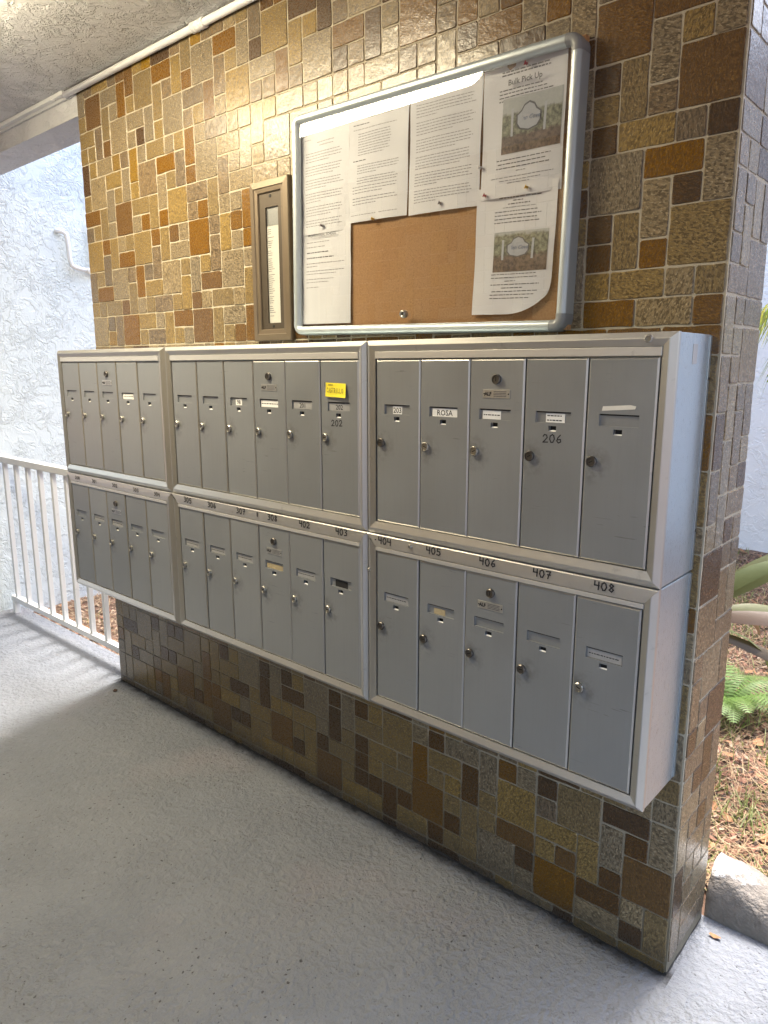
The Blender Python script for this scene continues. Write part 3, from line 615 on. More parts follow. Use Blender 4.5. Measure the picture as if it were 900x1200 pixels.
for ci, (x0, x1, ds, nd, master) in enumerate(UNITS):
    for row in (1, 0):
        z0, z1 = (ZM, 1.5045) if row else (.520, ZM)
        u = thing('mailbox_bank', (x0, 0, z0), ULAB[ci, row], 'mailbox', 'aluminium mailbox banks on the tiled wall')
        W, H = x1 - x0, z1 - z0
        dz0, dz1 = (.0365, H - .0465) if row else (.0325, H - .0455)
        O = (.0006, .0006, W - .0006, H - .0006)
        rs_ = ds - x0; re = rs_ + nd * DP
        tt = .027 if row else .0325
        I = (rs_ - .002, dz0 - .002, re + .001, H - tt)
        c = MB(); c.box((.0016, -.1765, .0016), (W - .0016, -.0025 if True else 0, H - .0016)); c.build('casing', 'casing_alu', u, bevel=.002)
        if ci == 2:
            m = MB(); m.box((W - .0016, -.0140, .004), (W + .0006, -.0030, H - .004)); m.build('wall_flange', 'casing_alu', u, bevel=.0006)
            for zz in (.09, H - .09): MB().tube([(W - .002, -.0085, zz), (W + .0022, -.0085, zz)], [.0042, .0030], 12).build('flange_screw', 'lock_dark', u)
            if row: m = MB(); m.box((W - .0017, -.105, H - .060), (W - .0011, -.080, H - .022)); m.build('old_tape', 'label_clear', u)
        for sd_, nm in (('t', 'top_rail'), ('b', 'bottom_rail'), ('l', 'side_rail'), ('r', 'side_rail')):
            pr = PF if (sd_ == 't' and not row) else PR
            rail(sd_, O, I, pr).build(nm, 'alu_rail' if sd_ in 'tb' else 'alu_frame', u)
        hs = MB(); hs.box((I[0] + .0005, -.1935, dz1 + .0015), (I[2] - .0005, -.1780, I[3] - .0012)); hs.build('header_strip', 'alu_strip', u, bevel=.001)
        for k in range(nd):
            dw, dh = DP - .0030, dz1 - dz0 - .001; dx = rs_ + k * DP + .0005
            jit = (random.uniform(-.0006, .0006))
            d = link('door', door_mesh(dw, dh), u, (dx, jit, dz0), (random.uniform(-.002, .002), 0, random.uniform(-.005, .005))); DOORS[ci, row, k] = d
            dark = ci == 2 and not (row == 1 and k in (1, 2)) and not (row == 0 and k == 4)
            lk = link('lock', lock_mesh(False, dark), d, (.0165, -.1905, .2055), (0, random.uniform(-.5, .5), 0))
            link('keyhole', KEYHOLE, d, (.0165, -.1952, .2055), (0, random.uniform(1.0, 2.0), 0))
            link('sight_hole', HOLE, d, (.059, -.1819, .2615)); link('hole_lip', HOLELIP, d, (.059, -.1894, .2613)); link('slot_top_shade', SLOTTOP, d)
            s = SLOT.get((ci, row, k))
            if s: label_piece(d, s[1], s[2], .2795, .2985 if s[0] != 'label_tan' else .2945, s[0], s[3], s[4])
            if k == master:
                link('lock', lock_mesh(True, True), d, (.071, -.1905, .3680)); link('keyhole', KEYHOLE, d, (.071, -.1952, .3680))
                m = MB(); m.box((.036, -.1916, .3265), (.106, -.1905, .3455)); m.build('maker_plate', 'plate_alu', d, bevel=.0004)
                type_text('ALF', .011, .0495, -.1919, .3320, 'ink', d, 'plate_lettering', bold=.0006)
                mm = MB(); r = random.Random(4)
                for q in range(4): mm.quad((.064, -.1918, .3300 + q * .0034), (.098 - r.random() * .006, -.1918, .3300 + q * .0034), (.098, -.1918, .3315 + q * .0034), (.064, -.1918, .3315 + q * .0034))
                mm.build('plate_text', 'print_grey', d)
                for px_ in (.0395, .1025): MB().lathe([(.0018, 0), (.0018, .0008), (.0005, .0012)], 8, (px_, -.1916, .336)).build('plate_rivet', 'black', d)
        if row == 0:
            for txt, X in NUM[ci]:
                n = len(txt); w = .0135 if ci else .0115
                h = .0165 if ci else .012
                X2 = X - x0 - (w * 1.18 if txt[0] == '.' else 0)
                writing(txt, X2, .987 - z0 - .0005, h, w, -.1941, .0031 if ci else .0024, -.015).build('handwritten_number', 'ink', u)
        if (ci, row) == (2, 1): MB().lathe([(.008, 0), (.008, .003), (.0058, .0052), (.005, .0052), (.0046, .004), (.0012, .0038)], 18, (2.427 - x0, -.1945, 1.491 - z0)).build('frame_screw', 'chrome_worn', u)
        if (ci, row) == (2, 0):
            MB().lathe([(.0058, 0), (.0058, .003), (.004, .0055), (.001, .006)], 14, (1.851 - x0, -.193, .994 - z0)).build('frame_screw', 'chrome_worn', u)
            MB().lathe([(.0058, 0), (.0058, .003), (.004, .0055), (.001, .006)], 14, (1.710 - x0, -.192, .907 - z0)).build('frame_screw', 'chrome_worn', u)
        if (ci, row) == (1, 0): MB().box((1.2405 - x0, -.1945, .988 - z0), (1.2455 - x0, -.193, 1.002 - z0)).build('scuff_tape', 'lock_dark', u)
# marker numbers on doors
writing('206', .046 - .0, .2375, .0165, .0135, -.1909, .0024).build('handwritten_number', 'ink', DOORS[2, 1, 3])
writing('202', .040 - .0, .2385, .0155, .0125, -.1909, .0024).build('handwritten_number', 'ink', DOORS[1, 1, 5])
m = MB(); m.add([(.032, -.1910, .3085), (.100, -.1910, .3135), (.102, -.1910, .3195), (.090, -.1910, .3215), (.034, -.1910, .3175)], [(0, 1, 2, 3, 4)]); m.build('torn_label', 'paper_cream', DOORS[2, 1, 4])
# yellow note
nt_ = thing('sticky_note', (1.553, -.1925, 1.361), 'yellow handwritten paper note stuck on the last upper door of the middle mailboxes', 'note')
vs = []; NXN = 8
for j in range(5):
    for i in range(NXN + 1):
        a, c = i / NXN, j / 4; vs.append((a * (.075 + .004 * (1 - c)), -.0005 - .004 * a * a * (1 - c) - .002 * (1 - c) ** 2, c * .037 - .002 * a))
MB().add(vs, [(j * (NXN + 1) + i, j * (NXN + 1) + i + 1, (j + 1) * (NXN + 1) + i + 1, (j + 1) * (NXN + 1) + i) for j in range(4) for i in range(NXN)]).build('paper', 'note_yellow', nt_)
writing('CASTRILLO', .008, .011, .012, .0058, -.0046, .0012, -.02).build('handwriting', 'ink', nt_)
writing('I', -.003, .0265, .011, .005, -.0030, .0016).build('handwriting', 'ink', nt_); writing('---', .012, .028, .006, .005, -.0022, .0022).build('handwriting', 'ink', nt_)

# ================================================================== NOTICE BOARD
BX, BZ = 1.2625, 1.5345; BW, BH, BD = .908, .612, .048
tilt = rad(1.05)
nb = thing('notice_board', (BX, 0, BZ), 'glazed aluminium notice board with cork back, hung above the mailboxes', 'notice board', rot=(0, tilt, 0))
fw = .025
m = MB(); m.box((.004, -.020, .004), (BW - .004, -.004, BH - .004)); m.build('cork_panel', 'cork', nb)
m = MB(); m.quad((fw - .004, -.0370, fw - .004), (BW - fw + .004, -.0370, fw - .004), (BW - fw + .004, -.0370, BH - fw + .004), (fw - .004, -.0370, BH - fw + .004)); m.build('glass_pane', 'pane_glass', nb)
def frame_bar(a, b_, axis, inward):
    """rounded aluminium section; axis 'x' or 'z'"""
    prof = [(0, -.004), (0, -.036), (.0012, -.0415), (.0045, -.0455), (.0095, -.0470), (.0155, -.0468), (.0195, -.0455), (.0238, -.0395), (fw, -.0378), (fw, -.030)]
    vs = []
    for t in (a, b_):
        for s, y in prof:
            k = inward[0] + inward[1] * s; vs.append((t, y, k) if axis == 'x' else (k, y, t))
    n = len(prof); return MB().add(vs, [(i, i + 1, n + i + 1, n + i) for i in range(n - 1)])
cc = .038
frame_bar(cc, BW - cc, 'x', (0, 1)).build('frame_side', 'board_alu', nb, smooth=True)
frame_bar(cc, BW - cc, 'x', (BH, -1)).build('frame_side', 'board_alu', nb, smooth=True)
frame_bar(cc, BH - cc, 'z', (0, 1)).build('frame_side', 'board_alu', nb, smooth=True)
frame_bar(cc, BH - cc, 'z', (BW, -1)).build('frame_side', 'board_alu', nb, smooth=True)
def corner(cx, cz, sx, sz, mat):
    prof = [(0, -.003), (0, -.0365), (.0012, -.042), (.0045, -.0462), (.0095, -.0478), (.0155, -.0475), (.0195, -.0462), (.0238, -.0402), (fw + .001, -.038), (fw + .001, -.03)]
    vs = []; N = 7; r = .030
    path = [(cc + .001, 0, 0, 1)] + [(r - r * math.sin(a), r - r * math.cos(a), math.sin(a), math.cos(a)) for a in [math.pi / 2 * k / N for k in range(N + 1)]] + [(0, cc + .001, 1, 0)]
    for (px_, pz_, nx, nz) in path:
        for s, y in prof:
            q = (px_ + nx * s, pz_ + nz * s); q = (min(max(q[0], 0), cc + .001), min(max(q[1], 0), cc + .001)) if s < .02 else (q[0], q[1]); vs.append((cx + sx * q[0], y, cz + sz * q[1]))
    n = len(prof); return MB().add(vs, [(k * n + i, k * n + i + 1, (k + 1) * n + i + 1, (k + 1) * n + i) for k in range(len(path) - 1) for i in range(n - 1)]).build('corner_cap', mat, nb, smooth=True)
corner(0, 0, 1, 1, 'board_alu'); corner(0, BH, 1, -1, 'board_alu'); corner(BW, BH, -1, -1, 'corner_cap'); corner(BW, 0, -1, 1, 'corner_cap')
lk = MB().lathe([(.0105, 0), (.0105, .004), (.0095, .012), (.0080, .014), (.007, .014), (.0065, .012), (.002, .0118)], 20).build('lock', 'chrome_worn', nb, (.436, -.0375, .050), smooth=True)
MB().box((-.0011, -.0135, -.004), (.0011, -.0122, .004)).build('keyhole', 'black', lk)
RT = Matrix.Rotation(tilt, 4, 'Y')
def on_board(x, z, y): return Vector((BX, 0, BZ)) + RT @ Vector((x - BX, y, z - BZ))   # rough: board coordinates
# ---- paper notices
def sheet(name, X, Z, w, h, label, rot=0.0, y=-.0225, lines=(), bow=.0045, curl=None):
    t = thing(name, (X, y, Z), label, 'notice', 'notices pinned in the board', rot=(0, rot, 0))
    nx, nz = 16, 22; vs = []
    for j in range(nz + 1):
        for i in range(nx + 1):
            a, c = i / nx, j / nz; yy = -bow * math.sin(a * math.pi) * (.35 + .65 * math.sin(c * 3.0 + X)) - .0015 * (1 - c) - .0012 * math.sin(c * 9 + a * 4 + X * 7) - .0008 * math.sin(a * 11 - c * 5)
            if curl:
                q = max(0, (a - .45) / .55 + (1 - c - .70) / .30 - 1.0); yy -= .004 * q; x_, z_ = a * w - .020 * q * q, c * h + .034 * q * q
            else: x_, z_ = a * w, c * h
            vs.append((x_, max(yy, -.0105), z_))
    fs = [(j * (nx + 1) + i, j * (nx + 1) + i + 1, (j + 1) * (nx + 1) + i + 1, (j + 1) * (nx + 1) + i) for j in range(nz) for i in range(nx)]
    MB().add(vs, fs).build('paper', 'paper', t, smooth=True)
    # printed lines: runs of word-sized marks lying on the sheet
    m = MB(); mb = MB(); r = random.Random(label)
    def surf(x, z):
        a, c = min(max(x / w, 0), 1), z / h; return max(-bow * math.sin(a * math.pi) * (.35 + .65 * math.sin(c * 3.0 + X)) - .0015 * (1 - c) - .0012 * math.sin(c * 9 + a * 4 + X * 7) - .0008 * math.sin(a * 11 - c * 5), -.0105) - .00050
    for (za, xa, xb, hh, bold) in lines:
        z = h * za; x = w * xa; M = mb if bold else m
        while x < w * xb:
            ww = min(r.uniform(.004, .014), w * xb - x + .001)
            if ww > .0015:
                zz = z; M.quad((x, surf(x, zz), zz), (x + ww, surf(x + ww, zz), zz), (x + ww, surf(x + ww, zz), zz + hh), (x, surf(x, zz), zz + hh))
            x += ww + .0022
    if m.v: m.build('printed_text', 'print_mid', t)
    if mb.v: mb.build('printed_bold_text', 'print_grey', t)
    t['surf'] = 0; t.pop('surf') if False else None
    del t['surf']
    return t, surf
def body_lines(z0, z1, step, xa, xb, seed, para=5, hh=.0017, bold=False):
    r = random.Random(seed); L = []; z = z0; k = 0
    while z > z1:
        last = (k % para == para - 1); L.append((z, xa, xa + (xb - xa) * (r.uniform(.35, .8) if last else r.uniform(.9, 1.0)), hh, bold)); z -= step * (1.9 if last else 1); k += 1
    return L
LW, LH = .219, .286
s1, f1 = sheet('notice_sheet', 1.284, 1.820, .2, LH, 'tall text notice at the top left corner of the board', rad(.6), -.0225,
    [(.90, .1, .22, .0016, 0), (.86, .35, .7, .0016, 0), (.83, .4, .68, .0016, 0)] + body_lines(.77, .05, .0262, .12, .88, 3, 4))
s2, f2 = sheet('notice_sheet', 1.4815, 1.832, .2125, LH, 'text notice with an indented list, second from the left in the board', rad(1.2), -.0240,
    [(.91, .08, .75, .0016, 0), (.86, .08, .35, .002, 1), (.82, .08, .8, .0016, 0)] + body_lines(.78, .58, .023, .16, .72, 5, 9) + [(.545, .08, .3, .002, 1)] + body_lines(.50, .34, .023, .16, .86, 6, 4) + body_lines(.31, .13, .026, .08, .88, 7, 3) + [(.06, .05, .5, .0014, 0), (.06, .55, .85, .0014, 0)])
s3, f3 = sheet('notice_sheet', 1.6985, 1.825, LW, LH + .006, 'densely printed text notice in the middle of the board', rad(1.2), -.0232,
    body_lines(.88, .09, .0235, .09, .92, 9, 5))
bl4 = [(.785 - k * .026, .20, .72 + .06 * (k % 3), .0022, 1) for k in range(4)]
s4, f4 = sheet('notice_sheet', 1.9235, 1.829, .213, .293, 'upper colour notice headed Bulk Pick Up, in the corner of the board', rad(.7), -.0228,
    [(.915, .22, .80, .0028, 1), (.893, .22, .80, .0028, 1)] + bl4 + [(.275, .2, .86, .002, 1), (.245, .22, .80, .002, 1), (.215, .2, .86, .002, 1), (.185, .45, .56, .0018, 0), (.145, .14, .90, .0018, 0), (.12, .25, .75, .0018, 0), (.10, .35, .62, .0018, 0)])
s5, f5 = sheet('notice_sheet', 1.907, 1.5655, .215, .291, 'lower colour notice with a curled corner, under the Bulk Pick Up notice', rad(1.8), -.0245,
    [(.905, .28, .80, .0024, 1), (.88, .46, .58, .0024, 1), (.855, .40, .68, .0024, 1), (.83, .34, .74, .0018, 0)] + [(.80 - k * .028, .24, .76 + .05 * (k % 2), .0022, 1) for k in range(4)]
    + [(.315 - k * .027, (.24, .24, .42, .24, .38, .26, .24, .24)[k], (.82, .82, .55, .85, .66, .84, .84, .82)[k], .0018, 1) for k in range(8)], curl=True)
s6, f6 = sheet('notice_sheet', 1.266, 1.566, .221, .289, 'notice with short text in its upper half, lower left corner of the board', rad(.9), -.0248,
    [(.80, .17, .60, .0018, 0), (.755, .17, .52, .0018, 0), (.70, .18, .60, .0026, 1), (.648, .18, .68, .0026, 1), (.595, .18, .88, .0018, 0), (.565, .18, .40, .0018, 0), (.52, .18, .88, .0018, 0), (.492, .18, .75, .0018, 0), (.44, .18, .70, .0018, 0), (.41, .18, .60, .0018, 0), (.36, .18, .42, .0018, 0)])
type_text('Bulk Pick Up', .0170, .112, -.0062, .2375, 'print_grey', s4, 'heading', bold=.0003)
type_text('PROFESSIONAL SCHOOL', .0105, .110, -.0062, .246, 'print_grey', s6, 'heading', bold=.0001)
for t_, sf, x0_, x1_, z0_, z1_ in ((s4, f4, .054, .206, .094, .212), (s5, f5, .055, .2, .098, .188)):
    W_, H_ = x1_ - x0_, z1_ - z0_
    lay = lambda x, z, d: (x, sf(x0_ + x, z0_ + z) - d, z)                       # lies on the sheet
    NG = 8; vs = [lay(W_ * i / NG, H_ * j / NG, .0003) for j in range(NG + 1) for i in range(NG + 1)]
    ph = MB().add(vs, [(j * 9 + i, j * 9 + i + 1, (j + 1) * 9 + i + 1, (j + 1) * 9 + i) for j in range(NG) for i in range(NG)]).build('printed_photo', 'photo_print', t_, (x0_, 0, z0_), smooth=True)
    cx, cz = W_ * .46, H_ * .58; a, c = W_ * .19, H_ * .20
    oc = [(cx + a * p, cz + c * q) for p, q in ((-1.1, -.4), (-.8, -.9), (0, -1.15), (.8, -.9), (1.1, -.4), (1.1, .4), (.7, .75), (.45, 1.25), (0, 1.5), (-.45, 1.25), (-.7, .75), (-1.1, .4))]
    fan = lambda k, d: MB().add([lay(cx, cz, d)] + [lay(cx + (x - cx) * k, cz + (z - cz) * k, d) for x, z in oc], [(0, 1 + i, 1 + (i + 1) % 12) for i in range(12)])
    fan(1.0, .0006).build('sign_edge', 'print_grey', ph); fan(.88, .0009).build('sign_face', 'sign_pale', ph)
    type_text('Glen Cove', W_ * .085, cx, lay(cx, cz, .0014)[1], cz - H_ * .03, 'sign_blue', ph, 'sign_lettering', bold=.0003, shear=.3)
    for p in (-.28, .27):
        xa, xb = cx + W_ * p - .003, cx + W_ * p + .003; za, zb = cz - H_ * .28, cz + H_ * .22
        MB().add([lay(xa, za, .0006), lay(xb, za, .0006), lay(xb, (za + zb) / 2, .0006), lay(xb, zb, .0006), lay(xa, zb, .0006), lay(xa, (za + zb) / 2, .0006)], [(0, 1, 2, 5), (5, 2, 3, 4)]).build('sign_post', 'sign_pale', ph)
# ---- push pins
def pin(X, Z, mat, label, y=-.0290, tip=(1, 0, -.5)):
    p = thing('push_pin', (X, y, Z), label, 'push pin', 'push pins in the notice board')
    d = Vector((tip[0], .8, tip[2])).normalized()
    def along(t): return tuple(-d * t)
    MB().tube([along(-.004), along(.004)], .0006, 6).build('needle', 'chrome_worn', p)
    MB().tube([along(.003), along(.0036), along(.0042), along(.0085), along(.009), along(.0105), along(.011)], [.003, .0046, .0030, .0026, .0046, .0050, .004], 12).build('head', mat, p, smooth=True)
pin(2.047, 2.097, 'pin_red', 'red push pin at the top of the Bulk Pick Up notice')
pin(2.059, 1.838, 'pin_yellow', 'yellow push pin between the two colour notices')
pin(1.946, 1.836, 'pin_red', 'red push pin at the top left of the lower colour notice')
pin(1.928, 1.902, 'pin_clear', 'clear push pin on the cork gap left of the Bulk Pick Up notice', -.026)
pin(1.803, 2.100, 'pin_grey', 'dull push pin at the top of the middle text notice')
pin(1.812, 1.838, 'pin_grey', 'dull push pin at the bottom of the middle text notice')
pin(1.386, 1.836, 'pin_grey', 'dark push pin holding the lower left notice')
pin(1.585, 1.829, 'pin_yellow', 'amber push pin at the bottom of the notice second from the left')

# ================================================================== BRONZE DIRECTORY
bz = thing('directory_frame', (1.042, 0, 1.5205), 'narrow bronze directory frame with a paper name list, left of the notice board', 'directory')
W, H = .182, .484
O = (0, 0, W, H); I = (.037, .037, W - .037, H - .037)
for sd_ in 'tblr': rail(sd_, O, I, [(0, -.002), (0, -.016), (.06, -.020), (.55, -.022), (.62, -.019), (.94, -.018), (1, -.015), (1, -.006)]).build('frame_side', 'bronze', bz)
sx0, sx1, sz0, sz1 = .066, .126, .056, .405
m = MB(); xs = [.036, sx0, sx1, W - .036]; zs = [.036, sz0, sz1, H - .036]
for i in range(3):
    for j in range(3):
        if (i, j) != (1, 1): m.box((xs[i], -.0125, zs[j]), (xs[i + 1], -.008, zs[j + 1]))
m.build('face_plate', 'bronze_dark', bz)
m = MB(); m.box((sx0 - .003, -.0075, sz0 - .003), (sx1 + .003, -.0065, sz1 - .055)); m.build('name_list', 'paper_cream', bz)
m = MB(); m.box((sx0 - .003, -.0072, sz1 - .0545), (sx1 + .003, -.0062, sz1 + .003)); m.build('backing_plate', 'plate_alu', bz)
m = MB(); r = random.Random(8); z = sz1 - .066
while z > sz0 + .012:
    L = r.uniform(.014, .030); m.quad((sx0 + .003, -.0079, z), (sx0 + .003 + L, -.0079, z), (sx0 + .003 + L, -.0079, z + .0016), (sx0 + .003, -.0079, z + .0016)); z -= .0062 if r.random() > .25 else .011
m.build('printed_names', 'print_grey', bz)
m = MB(); m.quad((sx0 - .002, -.0100, sz0 - .002), (sx1 + .002, -.0100, sz0 - .002), (sx1 + .002, -.0100, sz1 + .002), (sx0 - .002, -.0100, sz1 + .002)); m.build('glass_pane', 'pane_glass', bz)
for z in (.046, .437): MB().lathe([(.005, 0), (.005, .0012), (.0012, .0022)], 12, (W / 2, -.0125, z)).build('screw', 'black', bz)

# ================================================================== RAILING
rl = thing('railing', (-1.475, .075, 0), 'white picket railing joining the stucco wall to the tiled wall', 'railing')
RLEN = 1.475 + XL - .004
m = MB(); m.box((.0, -.026, .908), (RLEN, .026, .944)); m.build('top_rail', 'rail_paint', rl, bevel=.004)
m = MB(); m.box((.055, -.017, .078), (RLEN, .017, .108)); m.build('bottom_rail', 'rail_paint', rl, bevel=.003)
pk = MB(); pk.box((-.0115, -.0115, .1075), (.0115, .0115, .9085)); PK = pk.mesh('picket', 'rail_paint', bevel=.002)
for k in range(9):
    x = -1.356 + .1505 * k + 1.475
    if x < RLEN - .02: link('picket', PK, rl, (x, 0, 0))
m = MB(); m.box((.062, -.016, .0), (.094, .016, .0775)); m.build('foot', 'rail_paint', rl, bevel=.003)

# ================================================================== GARDEN
# border stone
bs = []; fs = []; NXK, NYK = 110, 20; rr = random.Random(12)
hx = [0.128, .126, .115, .098, .092, .100, .112, .116, .112, .106, .103, .104, .110, .114, .112, .108]
for i in range(NXK + 1):
    t = i / NXK; X = 2.500 + t * 1.24; hgt = hx[int(t * 29.9) % 15] * (1 - (t * 29.9) % 1) + hx[(int(t * 29.9) + 1) % 15] * ((t * 29.9) % 1)
    for j in range(NYK + 1):
        a = j / NYK; ang = math.pi * a; y = .345 - .082 * math.cos(ang) * (1.0 if a < .5 else 1.1); z = -.05 + (hgt + .05) * min(1, math.sin(ang) ** .45 if 0 < a < 1 else 0)
        bs.append((X, y + rr.uniform(-.0012, .0012) + .005 * math.sin(X * 31 + j * .5) * math.sin(j * .6 + X * 13), z + (rr.uniform(-.0012, .0012) + .004 * math.sin(X * 37 + j * .4)) * (0 if j in (0, NYK) else 1)))
for i in range(NXK):
    for j in range(NYK): fs.append((i * (NYK + 1) + j, i * (NYK + 1) + j + 1, (i + 1) * (NYK + 1) + j + 1, (i + 1) * (NYK + 1) + j))
fs.append(tuple(range(NYK + 1))); fs.append(tuple(NXK * (NYK + 1) + j for j in range(NYK + 1)))
tag(MB().add(bs, fs).build('border_stone', 'kerb_stone', smooth=True), 'rough concrete border stone with chipped white paint, beside the wall end', 'stone')
def in_bed(rnd, near=False):
    while True:
        y = .42 + (rnd.random() ** 1.5) * 4.2; x = rnd.uniform(.3, 4.2)
        px_, py_, w_ = proj((x, y, -.04))
        if w_ > .3 and 780 < px_ < (960 if rnd.random() < .62 else 1300): return x, y
def in_court(rnd): return rnd.uniform(XS + .05, .6), rnd.uniform(.17, 3.0)
def ground_z(x, y): return -.045 + .018 * (math.sin(x * 5.1 + y * 3.3) + math.sin(x * 2.3 - y * 6.1 + 1)) * .5
def litter(name, mat, spots, size, aspect, label_kind, curl=.3, seed=1, lift=.02):
    rnd = random.Random(seed); m = MB()
    for x, y in spots:
        L = size * rnd.uniform(.5, 1.4); W_ = L * aspect * rnd.uniform(.7, 1.3); a = rnd.uniform(0, 6.283); tl_ = rnd.uniform(-.5, .5); z = ground_z(x, y) + rnd.uniform(.002, lift)
        dx, dy = math.cos(a), math.sin(a); nx, ny = -dy, dx; cz = L * curl * rnd.uniform(-.3, 1)
        P = []
        for t, wv in ((-.5, .25), (-.17, 1), (.2, .9), (.5, .15)):
            zz = z + tl_ * t * L + cz * (t * t * 4 - .3) * .5
            for s in (-.5, .5): P.append((x + dx * t * L + nx * W_ * wv * s, y + dy * t * L + ny * W_ * wv * s, zz + W_ * .25 * abs(s)))
        m.add(P, [(0, 1, 3, 2), (2, 3, 5, 4), (4, 5, 7, 6)])
    o = m.build(name, mat); tag(o, None, None, None, 'stuff'); return o
rg = random.Random(31)
bed = lambda n: [in_bed(rg) for _ in range(n)]
crt = lambda n: [in_court(rg) for _ in range(n)]
litter('bark_mulch', 'chip_red', bed(9500) + crt(2000), .028, .42, 'mulch', .2, 1)
litter('dark_mulch', 'chip_dark', bed(4400) + crt(1200), .027, .40, 'mulch', .2, 2)
litter('pale_mulch', 'chip_pale', bed(3800) + crt(9500), .028, .34, 'mulch', .25, 3)
litter('pine_needles', 'needle', bed(9500) + crt(5000), .095, .022, 'needles', .35, 4, .035)
litter('leaf_litter', 'dry_leaf', bed(240) + crt(120), .045, .55, 'leaves', .5, 5, .03)
# grass and weeds
m = MB(); rw = random.Random(44)
def blade(m, x, y, z, h, lean, a, w):
    P = []; dx, dy = math.cos(a), math.sin(a)
    for t in (0, .4, .75, 1):
        ww = w * (1 - t) + .0004; P += [(x + dx * lean * t * t - dy * ww, y + dy * lean * t * t + dx * ww, z + h * t * (1 - .25 * t)), (x + dx * lean * t * t + dy * ww, y + dy * lean * t * t - dx * ww, z + h * t * (1 - .25 * t))]
    m.add(P, [(0, 1, 3, 2), (2, 3, 5, 4), (4, 5, 7, 6)])
for x, y in bed(320):
    for _ in range(rw.randrange(5, 14)): blade(m, x + rw.gauss(0, .03), y + rw.gauss(0, .03), ground_z(x, y), rw.uniform(.03, .13), rw.uniform(.01, .10), rw.uniform(0, 6.28), rw.uniform(.0015, .0035))
for x, y in crt(60):
    for _ in range(rw.randrange(4, 10)): blade(m, x + rw.gauss(0, .03), y + rw.gauss(0, .03), ground_z(x, y), rw.uniform(.03, .10), rw.uniform(.01, .08), rw.uniform(0, 6.28), rw.uniform(.0015, .0035))
tag(m.build('grass', 'grass_green'), kind='stuff')

def strap_leaf(base, d, length, width, droop, up, fold=.25, twist=0.0, n=9, tw0=0.0):
    """arching sword-shaped leaf: returns an MB"""
    d = Vector(d).normalized(); side0 = d.cross(Vector((0, 0, 1))).normalized(); P = Vector(base); vs = []; v = d.copy()
    rise = up
    for k in range(n + 1):
        t = k / n; wv = width * (math.sin(math.pi * min(1, t * .93 + .07)) ** .7) * (1 if t < .5 else (1 - ((t - .5) / .5) ** 2.2)) + .001
        dirv = (Vector((d.x, d.y, 0)).normalized() * math.cos(rise) + Vector((0, 0, 1)) * math.sin(rise)); nrm = side0.cross(dirv).normalized()
        s = (side0 * math.cos(tw0 + twist * t) + nrm * math.sin(tw0 + twist * t))
        vs += [P - s * wv / 2 + s.cross(dirv) * -fold * wv * .5, P, P + s * wv / 2 + s.cross(dirv) * -fold * wv * .5]
        P = P + dirv * length / n; rise -= droop / n
    return MB().add(vs, [q for k in range(n) for q in ((3 * k, 3 * k + 1, 3 * k + 4, 3 * k + 3), (3 * k + 1, 3 * k + 2, 3 * k + 5, 3 * k + 4))])
# ti plant whose crown stands behind the wall's end
tb = Vector((2.17, 1.06, -.05))
ti = thing('ti_plant', tb, 'ti plant with olive and wine-red sword leaves growing beside the wall end', 'plant')
MB().tube([(0, 0, 0), (.012, .01, .25), (.0, .0, .52), (.01, .0, .66)], [.016, .014, .012, .010], 8).build('stem', 'bark', ti, smooth=True)
top = Vector((.01, 0, .62))
def tl(dz, az, up, L, wd_, droop, mat, tw=0.0, fold=.25, tw0=0.0): strap_leaf(top + Vector((0, 0, dz)), (math.cos(rad(az)), math.sin(rad(az)), 0), L, wd_, droop, rad(up), fold, tw, 9, tw0).build('leaf', mat, ti, smooth=True)
tl(.02, 33, 40, .52, .092, .35, 'leaf_olive', .35, .10, -1.0); tl(-.02, 28, 6, .50, .060, .30, 'leaf_wine', .3, .12, -.8); tl(-.06, 24, -14, .52, .045, .40, 'leaf_wine', -.3, .25, -.6)
tl(.06, 62, 70, .30, .075, .4, 'leaf_red', .3, .2, -.9); tl(-.03, 40, -18, .20, .10, 1.3, 'leaf_lime', .5, .1, -.9); tl(-.06, 30, 5, .52, .040, 2.3, 'leaf_olive', .4)
tl(.00, 20, 58, .42, .060, .9, 'leaf_olive', .4, .2, -1.0); tl(-.04, 48, 22, .42, .05, .9, 'leaf_olive', .4, .2, -.9); tl(.03, 100, 50, .45, .11, 1.2, 'leaf_olive'); tl(.02, 170, 40, .45, .10, 1.2, 'leaf_wine'); tl(.0, 230, 45, .40, .10, 1.1, 'leaf_olive'); tl(.06, 300, 72, .35, .08, .6, 'leaf_red'); tl(-.05, 75, 20, .5, .09, 1.5, 'leaf_wine'); tl(-.04, 140, 10, .5, .09, 1.7, 'leaf_lime'); tl(-.12, 260, 10, .4, .07, 2.2, 'leaf_olive')
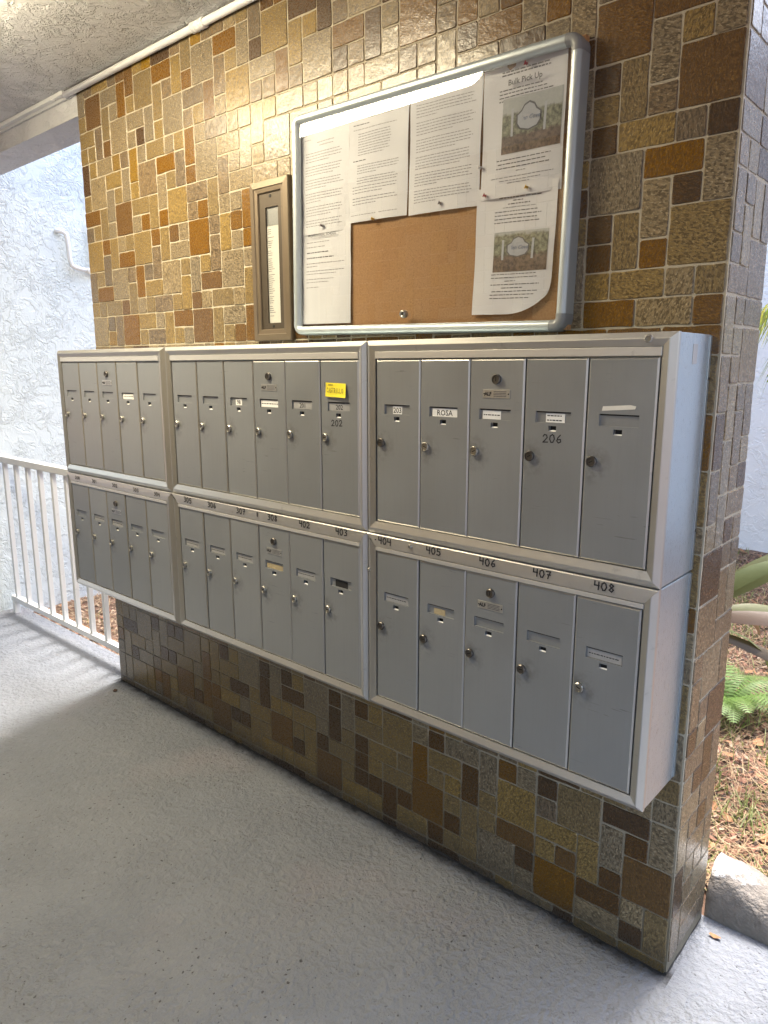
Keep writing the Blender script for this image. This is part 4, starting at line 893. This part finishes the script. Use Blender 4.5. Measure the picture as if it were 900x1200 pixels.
# fern
fe = thing('fern', (2.16, 1.62, -.04), 'bright green fern on the mulch below the ti plant', 'fern')
rf = random.Random(6)
for k in range(22):
    a = 2 * math.pi * k / 22 + rf.uniform(-.2, .2); L = rf.uniform(.26, .44); up = rf.uniform(.7, 1.15); m = MB(); P = Vector((0, 0, .02)); d = Vector((math.cos(a), math.sin(a), 0)); s = Vector((-d.y, d.x, 0)); N = 22; rise = up
    prev = P.copy()
    for i in range(N):
        t = i / N; dirv = d * math.cos(rise) + Vector((0, 0, 1)) * math.sin(rise); Q = P + dirv * L / N; pl = .065 * math.sin(math.pi * (t * .9 + .08)) + .004; wv = .0075
        for sg in (-1, 1):
            e = P + s * sg * pl + dirv * pl * .35 - Vector((0, 0, pl * .18)); m.add([P, P + dirv * wv, e + dirv * wv * .2, (P + e) / 2 - dirv * wv * .4], [(0, 1, 2, 3)])
        m.add([P - s * .0012, P + s * .0012, Q + s * .0012, Q - s * .0012], [(0, 1, 2, 3)]); P = Q; rise -= 1.5 / N
    m.build('frond', 'fern_green', fe)
# small palm at the garden's edge, one frond hanging into view
pa = thing('palm_tree', (2.46, 3.02, -.06), 'palm with yellow-green feathered fronds hanging in front of the garden wall', 'palm')
MB().tube([(0, 0, 0), (.02, .0, .5), (.0, .02, 1.1), (.02, 0, 1.62)], [.075, .06, .055, .06], 12).build('trunk', 'bark', pa, smooth=True)
rp = random.Random(9)
for k, (az, up, L) in enumerate(((186, 1.05, 1.15), (150, .9, 1.1), (110, 1.0, 1.2), (60, .95, 1.15), (10, 1.0, 1.2), (320, .95, 1.15), (262, 1.1, .9), (210, 1.25, 1.0), (130, .4, .95), (30, .45, 1.0))):
    a = rad(az); d = Vector((math.cos(a), math.sin(a), 0)); s = Vector((-d.y, d.x, 0)); P = Vector((.02, 0, 1.60)); rise = up; m = MB(); N = 26
    for i in range(N):
        t = i / N; dirv = d * math.cos(rise) + Vector((0, 0, 1)) * math.sin(rise); Q = P + dirv * L / N
        m.add([P - s * .006 * (1 - t), P + s * .006 * (1 - t), Q + s * .006 * (1 - t), Q - s * .006 * (1 - t)], [(0, 1, 2, 3)])
        if t > .12:
            pl = .30 * math.sin(math.pi * (t * .85 + .1)) ** .6
            for sg in (-1, 1):
                mid_ = P + (s * sg * .62 + dirv * .42) * pl * .55 + Vector((0, 0, .01)); e = P + (s * sg * .72 + dirv * .55) * pl - Vector((0, 0, pl * rp.uniform(.55, .85))); w_ = dirv * .0085
                m.add([P, P + w_ * .6, mid_ + w_, e, mid_ - w_], [(0, 1, 2, 4), (4, 2, 3)])
        P = Q; rise -= 2.4 / N
    m.build('frond', 'palm_green', pa)
# stray leaf on the apron, pebbles by the wall foot
lf = MB().add([(-.02, -.004, .004), (0, -.010, .001), (.022, -.003, .007), (.019, .007, .003), (0, .011, .002), (-.018, .006, .005)], [(0, 1, 4, 5), (1, 2, 3, 4)]).build('fallen_leaf', 'dry_leaf', None, (2.548, .20, .002)); lf.scale = (.7, .7, .7); tag(lf, 'dry tan leaf lying on the slab beside the border stone', 'leaf')
def pebble(x, y, r_, label):
    bm = bmesh.new(); bmesh.ops.create_icosphere(bm, subdivisions=2, radius=r_); q = random.Random(x)
    for v_ in bm.verts: v_.co *= q.uniform(.75, 1.15); v_.co.z *= .7
    me = bpy.data.meshes.new('pebble'); bm.to_mesh(me); bm.free(); me.materials.append(MATS['chip_dark']); tag(link('pebble', me, None, (x, y, r_ * .5)), label, 'pebble', 'pebbles on the walkway')
pebble(.045, -.085, .010, 'dark pebble on the floor near the left foot of the tiled wall')
